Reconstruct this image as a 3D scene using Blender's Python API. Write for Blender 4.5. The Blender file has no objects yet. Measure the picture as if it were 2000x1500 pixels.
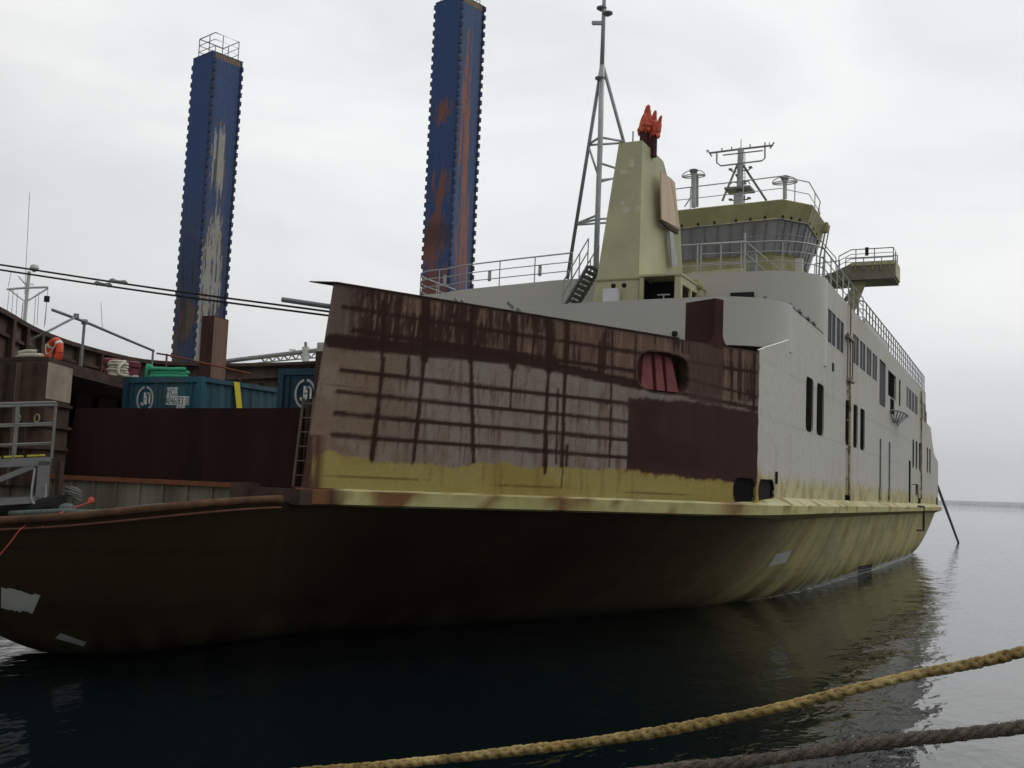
import bpy, bmesh, math, random
import numpy as np
from mathutils import Vector, Matrix, Euler
random.seed(7)
sc = bpy.context.scene
COL = sc.collection

# ------------------------------------------------------------------ camera
F, H = 2072.0, 3.5                      # focal length for a 2000 px wide frame, eye height over the water
_Z = np.array([.0413, 1, -200.7 / F]); _Z /= np.linalg.norm(_Z)
_v = np.array([1010., -251., -F])
_A = _v - _Z * (_v @ _Z); _A /= np.linalg.norm(_A)
M3 = np.array([np.cross(_A, _Z), _A, _Z])           # camera axes in the world; +Y runs aft along the ship
CP = np.array([0, 0, H])
cam = bpy.data.cameras.new("camera"); co = bpy.data.objects.new("camera", cam); COL.objects.link(co)
cam.sensor_width = 36; cam.lens = F / 2000 * 36; cam.clip_start = .1; cam.clip_end = 60000
mw = Matrix.Identity(4)
for r in range(3):
    for c in range(3): mw[r][c] = float(M3[r][c])
    mw[r][3] = float(CP[r])
co.matrix_world = mw
sc.camera = co

# surveying helpers: where the sight line of a photo point meets a known plane of the place
def ray(px, py): return M3 @ np.array([px - 1000., 750. - py, -F])
def atx(px, py, X): d = ray(px, py); return CP + d * ((X - CP[0]) / d[0])
def aty(px, py, Y): d = ray(px, py); return CP + d * ((Y - CP[1]) / d[1])
def atz(px, py, Zz): d = ray(px, py); return CP + d * ((Zz - CP[2]) / d[2])
def atd(px, py, D): return CP + ray(px, py) / F * D
def online(px, py, p, q):
    d = ray(px, py); n = np.array([q[1] - p[1], -(q[0] - p[0])])
    return CP + d * (((np.array(p) - CP[:2]) @ n) / (d[:2] @ n))

# ------------------------------------------------------------------ world, sun, exposure
# the brightest part of the overcast: ahead and to the right, half way up
sd = np.array((math.sin(math.radians(32)) * math.cos(math.radians(46)), math.cos(math.radians(32)) * math.cos(math.radians(46)), math.sin(math.radians(46))))
EL = math.asin(sd[2]); AZ = math.atan2(sd[0], sd[1])
world = bpy.data.worlds.new("World"); sc.world = world; world.use_nodes = True
nt = world.node_tree; N = nt.nodes; L = nt.links
for n in list(N): N.remove(n)
out = N.new('ShaderNodeOutputWorld'); bg = N.new('ShaderNodeBackground'); L.new(bg.outputs[0], out.inputs[0])
sky = N.new('ShaderNodeTexSky'); sky.sky_type = 'NISHITA'; sky.sun_disc = False
sky.sun_elevation = EL; sky.sun_rotation = AZ; sky.dust_density = 3
tc = N.new('ShaderNodeTexCoord')
mp = N.new('ShaderNodeMapping'); L.new(tc.outputs['Generated'], mp.inputs[0]); mp.inputs['Scale'].default_value = (1, 1, 2.6)
nz = N.new('ShaderNodeTexNoise'); nz.inputs['Scale'].default_value = 3.1; nz.inputs['Detail'].default_value = 5; nz.inputs['Roughness'].default_value = .5
nz.inputs['Distortion'].default_value = .5
L.new(mp.outputs[0], nz.inputs['Vector'])
rp = N.new('ShaderNodeValToRGB'); L.new(nz.outputs['Fac'], rp.inputs[0])
rp.color_ramp.elements[0].position = .34; rp.color_ramp.elements[0].color = (.80, .815, .83, 1)
rp.color_ramp.elements[1].position = .66; rp.color_ramp.elements[1].color = (1.0, 1.0, .99, 1)
# brighter towards the sun behind the cloud, duller in the opposite half of the sky
dt = N.new('ShaderNodeVectorMath'); dt.operation = 'DOT_PRODUCT'
nrm = N.new('ShaderNodeVectorMath'); nrm.operation = 'NORMALIZE'; L.new(tc.outputs['Generated'], nrm.inputs[0])
L.new(nrm.outputs[0], dt.inputs[0]); dt.inputs[1].default_value = tuple(sd)
mr = N.new('ShaderNodeMapRange'); L.new(dt.outputs['Value'], mr.inputs[0])
mr.inputs[1].default_value = -.45; mr.inputs[2].default_value = .45; mr.inputs[3].default_value = .46; mr.inputs[4].default_value = 1.10
ml = N.new('ShaderNodeVectorMath'); ml.operation = 'SCALE'; L.new(rp.outputs[0], ml.inputs[0]); L.new(mr.outputs[0], ml.inputs['Scale'])
# low belt of the sky a little greyer
sp = N.new('ShaderNodeSeparateXYZ'); L.new(nrm.outputs[0], sp.inputs[0])
mr2 = N.new('ShaderNodeMapRange'); L.new(sp.outputs['Z'], mr2.inputs[0])
mr2.inputs[1].default_value = 0; mr2.inputs[2].default_value = .16; mr2.inputs[3].default_value = .90; mr2.inputs[4].default_value = 1
ml2 = N.new('ShaderNodeVectorMath'); ml2.operation = 'SCALE'; L.new(ml.outputs[0], ml2.inputs[0]); L.new(mr2.outputs[0], ml2.inputs['Scale'])
mk = N.new('ShaderNodeVectorMath'); mk.operation = 'SCALE'; L.new(sky.outputs[0], mk.inputs[0]); mk.inputs['Scale'].default_value = .06
mx = N.new('ShaderNodeMix'); mx.data_type = 'RGBA'; mx.inputs['Factor'].default_value = .92
L.new(mk.outputs[0], mx.inputs['A']); L.new(ml2.outputs[0], mx.inputs['B'])
gain = N.new('ShaderNodeVectorMath'); gain.operation = 'SCALE'; gain.inputs['Scale'].default_value = 10.0
L.new(mx.outputs['Result'], gain.inputs[0]); L.new(gain.outputs[0], bg.inputs['Color'])
bg.inputs['Strength'].default_value = .1

sun = bpy.data.lights.new("sun", 'SUN'); so = bpy.data.objects.new("sun", sun); COL.objects.link(so)
sun.energy = .5; sun.angle = math.radians(25); sun.color = (1, .96, .9)
so.rotation_euler = Vector(-sd).to_track_quat('-Z', 'Y').to_euler()
sc.view_settings.view_transform = 'Standard'; sc.view_settings.look = 'None'
sc.view_settings.gamma = 1; sc.view_settings.exposure = 0; sc.view_settings.use_curve_mapping = False

# ------------------------------------------------------------------ materials
def lin(r, g, b):
    f = lambda c: (c / 12.92 if c <= .04045 else ((c + .055) / 1.055) ** 2.4)
    return (f(r / 255), f(g / 255), f(b / 255))
MATS = {}
def mat(name, col, rough=.6, metal=0., var=.25, scale=3., bump=.0, bscale=20., var2=None, streak=False, attr=False, spec=.2):
    """Principled with two scales of noise in the colour (and vertical streaks), a fine bump, or a painted colour attribute."""
    if name in MATS: return MATS[name]
    m = bpy.data.materials.new(name); m.use_nodes = True; t = m.node_tree; n = t.nodes; l = t.links
    p = n['Principled BSDF']; p.inputs['Roughness'].default_value = rough; p.inputs['Metallic'].default_value = metal
    p.inputs['Specular IOR Level'].default_value = spec
    tcx = n.new('ShaderNodeTexCoord')
    mp_ = n.new('ShaderNodeMapping'); l.new(tcx.outputs['Object'], mp_.inputs[0])
    if streak: mp_.inputs['Scale'].default_value = (1, 1, .12)
    a = n.new('ShaderNodeTexNoise'); a.inputs['Scale'].default_value = scale; a.inputs['Detail'].default_value = 6; a.inputs['Roughness'].default_value = .65
    l.new(mp_.outputs[0], a.inputs['Vector'])
    r = n.new('ShaderNodeMapRange'); l.new(a.outputs['Fac'], r.inputs[0])
    r.inputs[1].default_value = .3; r.inputs[2].default_value = .7; r.inputs[3].default_value = 1 - var; r.inputs[4].default_value = 1 + var
    s = n.new('ShaderNodeVectorMath'); s.operation = 'SCALE'; l.new(r.outputs[0], s.inputs['Scale'])
    if attr:
        at = n.new('ShaderNodeAttribute'); at.attribute_name = 'Col'; l.new(at.outputs['Color'], s.inputs[0])
    elif var2:
        b = n.new('ShaderNodeTexNoise'); b.inputs['Scale'].default_value = scale * .35; b.inputs['Detail'].default_value = 8; b.inputs['Roughness'].default_value = .7
        l.new(mp_.outputs[0], b.inputs['Vector'])
        cr = n.new('ShaderNodeValToRGB'); l.new(b.outputs['Fac'], cr.inputs[0])
        cr.color_ramp.elements[0].position = .44; cr.color_ramp.elements[0].color = (*col, 1)
        cr.color_ramp.elements[1].position = .60; cr.color_ramp.elements[1].color = (*var2, 1)
        l.new(cr.outputs[0], s.inputs[0])
    else:
        s.inputs[0].default_value = col
    l.new(s.outputs[0], p.inputs['Base Color'])
    if bump:
        c = n.new('ShaderNodeTexNoise'); c.inputs['Scale'].default_value = bscale; c.inputs['Detail'].default_value = 4
        l.new(tcx.outputs['Object'], c.inputs['Vector'])
        bp = n.new('ShaderNodeBump'); bp.inputs['Strength'].default_value = bump; bp.inputs['Distance'].default_value = .02
        l.new(c.outputs['Fac'], bp.inputs['Height']); l.new(bp.outputs[0], p.inputs['Normal'])
    if attr:
        d2 = n.new('ShaderNodeTexNoise'); d2.inputs['Scale'].default_value = 1.15; d2.inputs['Detail'].default_value = 1.5
        m2 = n.new('ShaderNodeMapping'); m2.inputs['Scale'].default_value = (1, 1.5, .55); l.new(tcx.outputs['Object'], m2.inputs[0]); l.new(m2.outputs[0], d2.inputs['Vector'])
        b2 = n.new('ShaderNodeBump'); b2.inputs['Strength'].default_value = .38; b2.inputs['Distance'].default_value = .05
        l.new(d2.outputs['Fac'], b2.inputs['Height']); l.new(bp.outputs[0], b2.inputs['Normal']); l.new(b2.outputs[0], p.inputs['Normal'])
    MATS[name] = m
    return m
RUST = mat('rusty dark steel', (.046, .029, .023), .8, var=.35, scale=2.2, var2=(.085, .05, .035), bump=.3)
RUSTL = mat('weathered brown plate', (.125, .092, .07), .8, var=.3, scale=2.5, var2=(.08, .05, .038), bump=.2, streak=True)
MAROON = mat('maroon primer', (.026, .0095, .0085), .8, var=.35, scale=1.6, var2=(.018, .008, .0075), streak=True, spec=.08)
MAROONR = mat('red oxide primer', (.185, .05, .05), .6, var=.25, scale=3.)
ORANGE_RUST = mat('orange rust', (.15, .055, .028), .85, var=.35, scale=4, bump=.3)
WHITE = mat('pale grey ship paint', (.465, .455, .415), .5, var=.05, scale=.5)
OLIVE = mat('olive primer', (.44, .43, .265), .6, var=.12, scale=.8, var2=(.40, .395, .26))
OLIVED = mat('dirty olive primer', (.31, .30, .155), .6, var=.25, scale=1.4)
CREAM = mat('cream primer', (.50, .48, .30), .6, var=.12)
GALV = mat('galvanised steel', (.36, .37, .37), .45, metal=.35, var=.15, scale=6)
GALVD = mat('dull grey steel', (.20, .21, .215), .5, metal=.3, var=.2, scale=5)
GREYPL = mat('grey deck plating', (.16, .15, .115), .8, var=.25, scale=2, var2=(.11, .09, .065), streak=True)
GLASS = mat('dark window glass', (.028, .032, .040), .5, var=.3, scale=.8, spec=.03)
DARK = mat('dark interior', (.014, .013, .012), 1., var=.3, spec=.0)
BLACK = mat('black rubber', (.018, .017, .017), .8, var=.3, bump=.3)
FILM = mat('grey covering on the bridge windows', (.24, .24, .245), .55, var=.35, scale=1.3, streak=True)
PLY = mat('plywood', (.60, .47, .34), .75, var=.15, scale=3, streak=True)
PLASTIC = mat('red orange plastic wrap', (.50, .085, .042), .5, var=.5, scale=7, bump=.5, bscale=14)
PAINTED = mat('painted steel', (1, 1, 1), .62, var=.14, scale=22, attr=True, bump=.12, bscale=7, spec=.08)
PAINTS = mat('painted hull', (1, 1, 1), .65, var=.12, scale=5, attr=True, bump=.03, bscale=3, spec=.08)
ROPEW = mat('white rope', (.50, .47, .38), .9, var=.3, scale=14, bump=.5, bscale=60)
ROPEG = mat('green rope', (.05, .34, .17), .85, var=.3, scale=14, bump=.5, bscale=60)
ROPEY = mat('tan rope', (.235, .16, .055), .9, var=.5, scale=9, var2=(.36, .275, .12), bump=.6, bscale=70)
ROPED = mat('grey brown rope', (.125, .10, .08), .95, var=.5, scale=30, bump=1., bscale=120)
ROPET = mat('faded teal rope', (.10, .12, .105), .9, var=.3, scale=10, bump=.5, bscale=60)
TWINE = mat('red twine', (.50, .08, .07), .8, var=.2)
BLUE = mat('blue container paint', (.022, .085, .120), .65, var=.45, scale=1.6, var2=(.045, .095, .115), streak=True)
BLUED = mat('dark blue container paint', (.016, .045, .068), .55, var=.3, scale=1.3)
SIGNW = mat('white marking paint', (.62, .64, .62), .6, var=.12, scale=8)
YELLOW = mat('yellow strap', (.68, .55, .045), .6, var=.1)
LIFERED = mat('orange lifebuoy', (.62, .075, .03), .5, var=.15)
GANGW = mat('grey white gangway paint', (.17, .175, .17), .6, var=.2, scale=4)
TREAD = mat('yellow gangway treads', (.42, .38, .05), .7, var=.2)
BOLT = mat('maroon bollard paint', (.15, .035, .045), .5, var=.25, scale=4)
CONC = mat('quay concrete', (.20, .19, .175), .9, var=.25, scale=1.5, bump=.3)

# ------------------------------------------------------------------ mesh helpers
class MB:
    def __init__(s): s.v = []; s.f = []
    def quad(s, *p):
        i = len(s.v); s.v += [tuple(map(float, q)) for q in p]; s.f.append(tuple(range(i, i + len(p)))); return s
    def hexa(s, b, t):
        i = len(s.v); s.v += [tuple(map(float, q)) for q in list(b) + list(t)]
        s.f += [(i + 3, i + 2, i + 1, i), (i + 4, i + 5, i + 6, i + 7)] + [(i + k, i + (k + 1) % 4, i + 4 + (k + 1) % 4, i + 4 + k) for k in range(4)]; return s
    def box(s, x0, x1, y0, y1, z0, z1):
        return s.hexa([(x0, y0, z0), (x1, y0, z0), (x1, y1, z0), (x0, y1, z0)], [(x0, y0, z1), (x1, y0, z1), (x1, y1, z1), (x0, y1, z1)])
    def obox(s, c, ax, ay, hx, hy, z0, z1):
        """box round c=(x,y) with horizontal axes ax, ay"""
        c = np.array(c[:2], float); ax = np.array(ax, float) / np.linalg.norm(ax); ay = np.array(ay, float) / np.linalg.norm(ay)
        P = [c - ax * hx - ay * hy, c + ax * hx - ay * hy, c + ax * hx + ay * hy, c - ax * hx + ay * hy]
        return s.hexa([(*p, z0) for p in P], [(*p, z1) for p in P])
    def bar(s, p, q, w, h, up=(0, 0, 1)):
        p = np.array(p, float); q = np.array(q, float); d = q - p; d /= np.linalg.norm(d)
        u = np.cross(d, np.array(up, float))
        if np.linalg.norm(u) < 1e-4: u = np.cross(d, np.array((1., 0, 0)))
        u /= np.linalg.norm(u); n = np.cross(u, d)
        C = [(-1, -1), (1, -1), (1, 1), (-1, 1)]
        return s.hexa([p + u * a * w / 2 + n * b * h / 2 for a, b in C], [q + u * a * w / 2 + n * b * h / 2 for a, b in C])
    def tube(s, pts, r, n=8, r2=None, cap=True):
        P = [np.array(p, float) for p in pts]; K = len(P)
        R = r if hasattr(r, '__len__') else [r + ((r2 if r2 is not None else r) - r) * k / max(1, K - 1) for k in range(K)]
        i = len(s.v); prev = None
        for k in range(K):
            d = P[min(k + 1, K - 1)] - P[max(k - 1, 0)]; d /= (np.linalg.norm(d) + 1e-12)
            if prev is None:
                u = np.cross(d, (0, 0, 1.)); 
                if np.linalg.norm(u) < .05: u = np.cross(d, (0, 1., 0))
            else: u = prev - d * (prev @ d)
            u /= np.linalg.norm(u); prev = u; w = np.cross(d, u)
            for j in range(n):
                a = 2 * math.pi * j / n
                s.v.append(tuple(P[k] + R[k] * (math.cos(a) * u + math.sin(a) * w)))
        for k in range(K - 1):
            for j in range(n):
                a, b = i + k * n + j, i + k * n + (j + 1) % n
                s.f.append((a, b, b + n, a + n))
        if cap:
            s.f.append(tuple(i + j for j in range(n))[::-1]); s.f.append(tuple(i + (K - 1) * n + j for j in range(n)))
        return s
    def prism(s, poly, off):
        """closed polygon of 3-D points swept by off"""
        n = len(poly); i = len(s.v); o = np.array(off, float)
        s.v += [tuple(map(float, p)) for p in poly] + [tuple(np.array(p, float) + o) for p in poly]
        s.f.append(tuple(range(i, i + n))[::-1]); s.f.append(tuple(range(i + n, i + 2 * n)))
        s.f += [(i + k, i + (k + 1) % n, i + n + (k + 1) % n, i + n + k) for k in range(n)]; return s
    def lathe(s, prof, c, n=20):
        i = len(s.v); K = len(prof)
        for r, z in prof:
            for j in range(n):
                a = 2 * math.pi * j / n; s.v.append((c[0] + r * math.cos(a), c[1] + r * math.sin(a), c[2] + z))
        for k in range(K - 1):
            for j in range(n):
                a, b = i + k * n + j, i + k * n + (j + 1) % n; s.f.append((a, b, b + n, a + n))
        s.f.append(tuple(i + j for j in range(n))[::-1]); s.f.append(tuple(i + (K - 1) * n + j for j in range(n))); return s
    def build(s, name, m, parent=None, smooth=False, rev=True):
        me = bpy.data.meshes.new(name); me.from_pydata(s.v, [], s.f); me.update()
        if rev:
            b = bmesh.new(); b.from_mesh(me); bmesh.ops.recalc_face_normals(b, faces=b.faces); b.to_mesh(me); b.free()
        if smooth: me.shade_smooth()
        me.materials.append(m)
        o = bpy.data.objects.new(name, me); COL.objects.link(o)
        if parent: o.parent = parent
        return o
def smooth_path(pts, n=8):
    """Catmull-Rom through pts"""
    P = [np.array(p, float) for p in pts]; P = [2 * P[0] - P[1]] + P + [2 * P[-1] - P[-2]]; R = []
    for k in range(1, len(P) - 2):
        for t in np.linspace(0, 1, n, endpoint=False):
            a, b, c, d = P[k - 1:k + 3]
            R.append(.5 * (2 * b + (c - a) * t + (2 * a - 5 * b + 4 * c - d) * t * t + (3 * b - a - 3 * c + d) * t ** 3))
    R.append(P[-2]); return R
def thing(name, label, cat, loc=(0, 0, 0), group=None):
    o = bpy.data.objects.new(name, None); COL.objects.link(o); o.location = loc; o.empty_display_size = .3
    return tag(o, label, cat, group)
def tag(o, label, cat, group=None):
    o['label'] = label; o['category'] = cat
    if group: o['group'] = group
    return o
def struct(o, kind='structure', label=None, cat=None):
    o['kind'] = kind
    if label: o['label'] = label
    if cat: o['category'] = cat
    return o
# value noise for painted wear
def vnoise(x, y, seed=0):
    xi = np.floor(x).astype(np.int64); yi = np.floor(y).astype(np.int64); fx = x - xi; fy = y - yi
    def h(a, b):
        n = (a * 374761393 + b * 668265263 + seed * 1442695041) & 0x7fffffff
        n = ((n ^ (n >> 13)) * 1274126177) & 0x7fffffff
        return ((n ^ (n >> 16)) & 0xffff) / 65535.
    fx = fx * fx * (3 - 2 * fx); fy = fy * fy * (3 - 2 * fy)
    return (h(xi, yi) * (1 - fx) + h(xi + 1, yi) * fx) * (1 - fy) + (h(xi, yi + 1) * (1 - fx) + h(xi + 1, yi + 1) * fx) * fy
def fbm(x, y, seed=0, o=4):
    s = 0; a = .5; t = 0
    for k in range(o): s = s + a * vnoise(x * 2 ** k, y * 2 ** k, seed + k * 17); t += a; a *= .55
    return s / t
def sst(e0, e1, x): t = np.clip((x - e0) / (e1 - e0), 0, 1); return t * t * (3 - 2 * t)
def blend(c, col, m): return c * (1 - m[..., None]) + np.array(col) * m[..., None]
def segdist(x, y, p, q):
    p = np.array(p); q = np.array(q); d = q - p; t = np.clip(((x - p[0]) * d[0] + (y - p[1]) * d[1]) / (d @ d), 0, 1)
    return np.hypot(x - p[0] - t * d[0], y - p[1] - t * d[1])
def grid_mesh(name, U, V, P, colors, m, parent, holes=(), smooth=False, thick=0., snap=None):
    """sheet of points P[i,j] over parameters U[i], V[j]; holes(u, v) -> True drops a cell"""
    nu, nv = len(U), len(V)
    idx = np.arange(nu * nv).reshape(nu, nv)
    fc = np.stack([idx[:-1, :-1], idx[1:, :-1], idx[1:, 1:], idx[:-1, 1:]], -1)
    keep = np.ones((nu - 1, nv - 1), bool)
    uc = (U[:-1] + U[1:])[:, None] / 2 + 0 * V[None, :-1]; vc = (V[:-1] + V[1:])[None, :] / 2 + 0 * U[:-1, None]
    for h in holes: keep &= ~h(uc, vc)
    fc = fc[keep]
    used = np.unique(fc); rm = -np.ones(nu * nv, int); rm[used] = np.arange(len(used)); fc = rm[fc]
    pv = P.reshape(-1, 3)[used]; cv = colors.reshape(-1, 3)[used]
    me = bpy.data.meshes.new(name); me.from_pydata(pv.tolist(), [], fc.tolist()); me.update()
    a = me.color_attributes.new('Col', 'FLOAT_COLOR', 'POINT')
    a.data.foreach_set('color', np.concatenate([np.clip(cv, 0, 1), np.ones((len(cv), 1))], 1).astype(np.float32).ravel())
    if smooth: me.shade_smooth()
    me.materials.append(m)
    o = bpy.data.objects.new(name, me); COL.objects.link(o)
    if parent: o.parent = parent
    if thick:
        s = o.modifiers.new('plate', 'SOLIDIFY'); s.thickness = thick; s.offset = -1
    return o
def grid_lines(a, b, step, cuts=()):
    g = set(np.round(np.linspace(a, b, max(2, int(math.ceil((b - a) / step)) + 1)), 4).tolist())
    cuts = [c for c in cuts if a < c < b]
    g = [x for x in g if all(abs(x - c) > step * .3 for c in cuts) or x in (round(a, 4), round(b, 4))]
    return np.array(sorted(set(g) | set(np.round(cuts, 4).tolist())))
def rail(path, h, nr=3, sp=1.2, r=.022, posts=True, mb=None, up=(0, 0, 1)):
    """handrail: top tube, lower tubes and stanchions standing on the path"""
    mb = mb or MB(); P = [np.array(p, float) for p in path]
    for k in range(nr):
        z = h * (nr - k) / nr; mb.tube([p + np.array((0, 0, z)) for p in P], r * (1.15 if k == 0 else .8), 6)
    if posts:
        d = [0]; 
        for a, b in zip(P, P[1:]): d.append(d[-1] + np.linalg.norm(b - a))
        n = max(1, round(d[-1] / sp))
        for k in range(n + 1):
            t = d[-1] * k / n; j = min(max(np.searchsorted(d, t) - 1, 0), len(P) - 2)
            q = P[j] + (P[j + 1] - P[j]) * ((t - d[j]) / max(1e-6, d[j + 1] - d[j]))
            mb.tube([q, q + np.array((0, 0, h))], r, 6)
    return mb

# ================================================================== SETTING
def water_material():
    m = bpy.data.materials.new('harbour water'); m.use_nodes = True; t = m.node_tree; n = t.nodes; l = t.links
    p = n['Principled BSDF']; p.inputs['Base Color'].default_value = (.002, .0055, .0065, 1); p.inputs['Roughness'].default_value = .03
    p.inputs['IOR'].default_value = 1.333
    tcx = n.new('ShaderNodeTexCoord'); prev = None
    for sx, sy, sc_, d, dist in ((1, .42, .22, 2, .10), (1, .45, 1.1, 3, .050), (1, .55, 4.2, 3, .009)):
        mp_ = n.new('ShaderNodeMapping'); mp_.inputs['Scale'].default_value = (sx, sy, 1); mp_.inputs['Rotation'].default_value = (0, 0, math.radians(-27))
        l.new(tcx.outputs['Object'], mp_.inputs[0])
        a = n.new('ShaderNodeTexNoise'); a.inputs['Scale'].default_value = sc_; a.inputs['Detail'].default_value = d; a.inputs['Distortion'].default_value = .4
        l.new(mp_.outputs[0], a.inputs['Vector'])
        b = n.new('ShaderNodeBump'); b.inputs['Strength'].default_value = 1; b.inputs['Distance'].default_value = dist
        l.new(a.outputs['Fac'], b.inputs['Height'])
        if prev: l.new(prev.outputs[0], b.inputs['Normal'])
        prev = b
    l.new(prev.outputs[0], p.inputs['Normal'])
    return m
WATER = water_material()
struct(MB().quad((-15000, -400, 0), (15000, -400, 0), (15000, 16000, 0), (-15000, 16000, 0)).build('water', WATER, rev=False))
# far shore: a town strip and hills behind it, across the bay
HILL = mat('far hills', (.10, .12, .09), .95, var=.3, scale=.003)
mb = MB(); xs = np.linspace(-9000, 9000, 240); ridge = 22 + 95 * fbm(xs / 3800 + 3, xs * 0 + 1, 5, 4) * (0.55 + .45 * np.clip((xs + 4000) / 7000, 0, 1))
for k in range(len(xs) - 1):
    for y0, y1, s0, s1 in ((11000, 12200, .0, .55), (12200, 13500, .55, 1.)):
        mb.quad((xs[k], y0, ridge[k] * s0 - 1), (xs[k + 1], y0, ridge[k + 1] * s0 - 1), (xs[k + 1], y1, ridge[k + 1] * s1), (xs[k], y1, ridge[k] * s1))
struct(mb.build('hills', HILL, smooth=True, rev=False))
SHORE = mat('far shore buildings', (.30, .30, .33), .9, var=.4, scale=.02)
mb = MB(); rr = random.Random(3)
for k in range(420):
    x = rr.uniform(-2600, 4200); y = rr.uniform(9600, 10600); w = rr.uniform(12, 45); h = rr.uniform(6, 20) * (1.6 if rr.random() < .08 else 1)
    mb.box(x, x + w, y, y + 20, -1, h + (y - 9600) * .018)
struct(mb.build('far_town', SHORE), 'stuff', 'pale hazy town strung along the far shore of the bay', 'town')
struct(MB().box(-9000, 9000, 9560, 11100, -3, 1.2).build('shore_land', HILL))
# the quay the photograph is taken from
struct(MB().box(-80, 60, -40, .55, -3, 1.85).build('quay', CONC))

# ================================================================== THE FERRY
XS, XC = -6.2, -16.45                    # starboard side plane, centreline
PB, QB = (-11.9, 16.1), (-6.2, 27.0)     # bow bulwark: forward end, end at the parallel side
LB = math.hypot(QB[0] - PB[0], QB[1] - PB[1]); DB = np.array([(QB[0] - PB[0]) / LB, (QB[1] - PB[1]) / LB]); NB = np.array([DB[1], -DB[0]])
ferry = thing('ferry', 'unfinished double-ended ferry with rusty bow bulwark, pale grey sides and yellow hull', 'ferry')
def Bz(px, py): q = online(px, py, PB, QB); return np.array(((q[0] - PB[0]) * DB[0] + (q[1] - PB[1]) * DB[1], q[2]))
def Sz(px, py): q = atx(px, py, XS); return np.array((q[1], q[2]))

# ---- hull
DECK = [(-16.45, 12.2, 2.45), (-15.4, 12.3, 2.54), (-14.2, 12.6, 2.66), (-13.1, 13.2, 2.83), (-12.45, 14.1, 2.97), (-12.05, 15.3, 3.06), (-11.72, 16.4, 3.06),
        (-9.05, 21.5, 3.06), (-6.35, 26.7, 3.06), (-6.2, 34, 3.06), (-6.2, 41.5, 3.06), (-6.2, 56.8, 3.06), (-6.2, 70, 3.06), (-6.2, 80, 3.06), (-6.4, 86.2, 3.06), (-8.2, 88.2, 3.06), (-12, 89.2, 3.06), (-16.45, 89.4, 3.06)]
WL = [(-16.45, 15.3), (-16.3, 15.35), (-16.12, 15.5), (-15.9, 16.0), (-15.6, 17), (-15.3, 18.5), (-14.85, 20.2), (-12.9, 24.2), (-10.9, 29), (-9.15, 34.4), (-8.0, 41.5), (-7.47, 56.8), (-7.3, 68), (-7.35, 77), (-8.2, 83.6), (-10.5, 85.2), (-14, 86), (-16.45, 86.2)]
Dp = np.array(smooth_path(DECK, 22)); Wp = np.array(smooth_path([(*w, 0) for w in WL], 22))
nS = len(Dp); ts = np.linspace(0, 1.22, 44)
st = np.arange(nS) / 22.
ex = np.interp(st, [0, 3, 5, 7, 9, 11, 17], [.36, .42, .55, .72, .62, .55, .55])[:, None]
ww = np.where(ts[None, :] <= 1, 1 - np.clip(1 - ts[None, :], 0, 1) ** ex, 1 + (ts[None, :] - 1) * 1.6)
HP = Dp[:, None, :] * (1 - ww)[:, :, None] + Wp[:, None, :] * ww[:, :, None]
HP[:, :, 2] = Dp[:, 2][:, None] * (1 - ts)[None, :]
tg = np.gradient(Dp, axis=0); on = np.stack([tg[:, 1], -tg[:, 0]], -1); on /= np.linalg.norm(on, axis=1)[:, None] + 1e-9
s_len = np.concatenate([[0], np.cumsum(np.linalg.norm(np.diff(Dp, axis=0), axis=1))])
Ug = s_len[:, None] + 0 * ts[None, :]; Zg = HP[:, :, 2]; Yg = HP[:, :, 1]
Ug = np.where(Yg > 34, Yg + (np.interp(34, Dp[:int(14*22), 1], s_len[:int(14*22)]) - 34), Ug)
c = np.zeros(HP.shape) + np.array((.47, .425, .19))
n1 = fbm(Ug * 1.5, Zg * .35 + 5, 1, 5); n2 = fbm(Ug * .35, Zg * .5, 2, 4); n3 = fbm(Ug * 4, Zg * .25, 3, 4)
c = blend(c, (.40, .375, .19), sst(.45, .65, n2) * .8)
c = blend(c, (.33, .235, .11), sst(.48, .66, n1) * .6)
n4 = fbm(Ug * 6, Zg * .16, 14, 4); c = blend(c, (.20, .17, .10), sst(.58, .72, n4) * sst(1.9, 3.0, Zg + 1.2 * n1) * .7); c = blend(c, (.27, .27, .20), sst(.55, .7, fbm(Ug * .7, Zg * 1.2, 15, 4)) * .5)
c = blend(c, (.20, .19, .09), sst(.56, .68, fbm(Ug * 1.1, Zg * 1.4, 6, 4)) * .3)
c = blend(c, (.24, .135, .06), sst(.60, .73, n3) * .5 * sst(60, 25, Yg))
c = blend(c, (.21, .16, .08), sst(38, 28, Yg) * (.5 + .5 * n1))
c = blend(c, (.020, .0135, .0075), sst(35, 22, Yg) * (.86 + .14 * n2)); c = blend(c, (.046, .028, .014), sst(17.5, 13, Yg) * (.4 + .6 * n1))  # brown bow deepened to near-black: shade under the flare put into the colour
c = blend(c, (.09, .085, .04), sst(1.0, .15, Zg) * sst(.35, .6, n1) * .75)
c = blend(c, (.62, .62, .58), sst(.24, .14, Zg + .35 * (n3 - .5)) * sst(36, 48, Yg))
for zs in (1.1, 2.15): c = c * (1 - .28 * sst(.05, .02, np.abs(Zg - zs)))[..., None]
for ys in np.arange(18.5, 86, 7.2): c = c * (1 - .22 * sst(.07, .02, np.abs(Yg - ys)) * (Zg > -.2))[..., None]
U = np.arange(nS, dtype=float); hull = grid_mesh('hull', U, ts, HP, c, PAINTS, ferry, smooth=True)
HPm = HP.copy(); HPm[:, :, 0] = 2 * XC - HPm[:, :, 0]
def join(a, b):
    for q in (b,):
        bmx = bmesh.new(); bmx.from_mesh(a.data); bmx.from_mesh(q.data); bmx.to_mesh(a.data); bmx.free()
        me_ = q.data; bpy.data.objects.remove(q); bpy.data.meshes.remove(me_)
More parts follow.
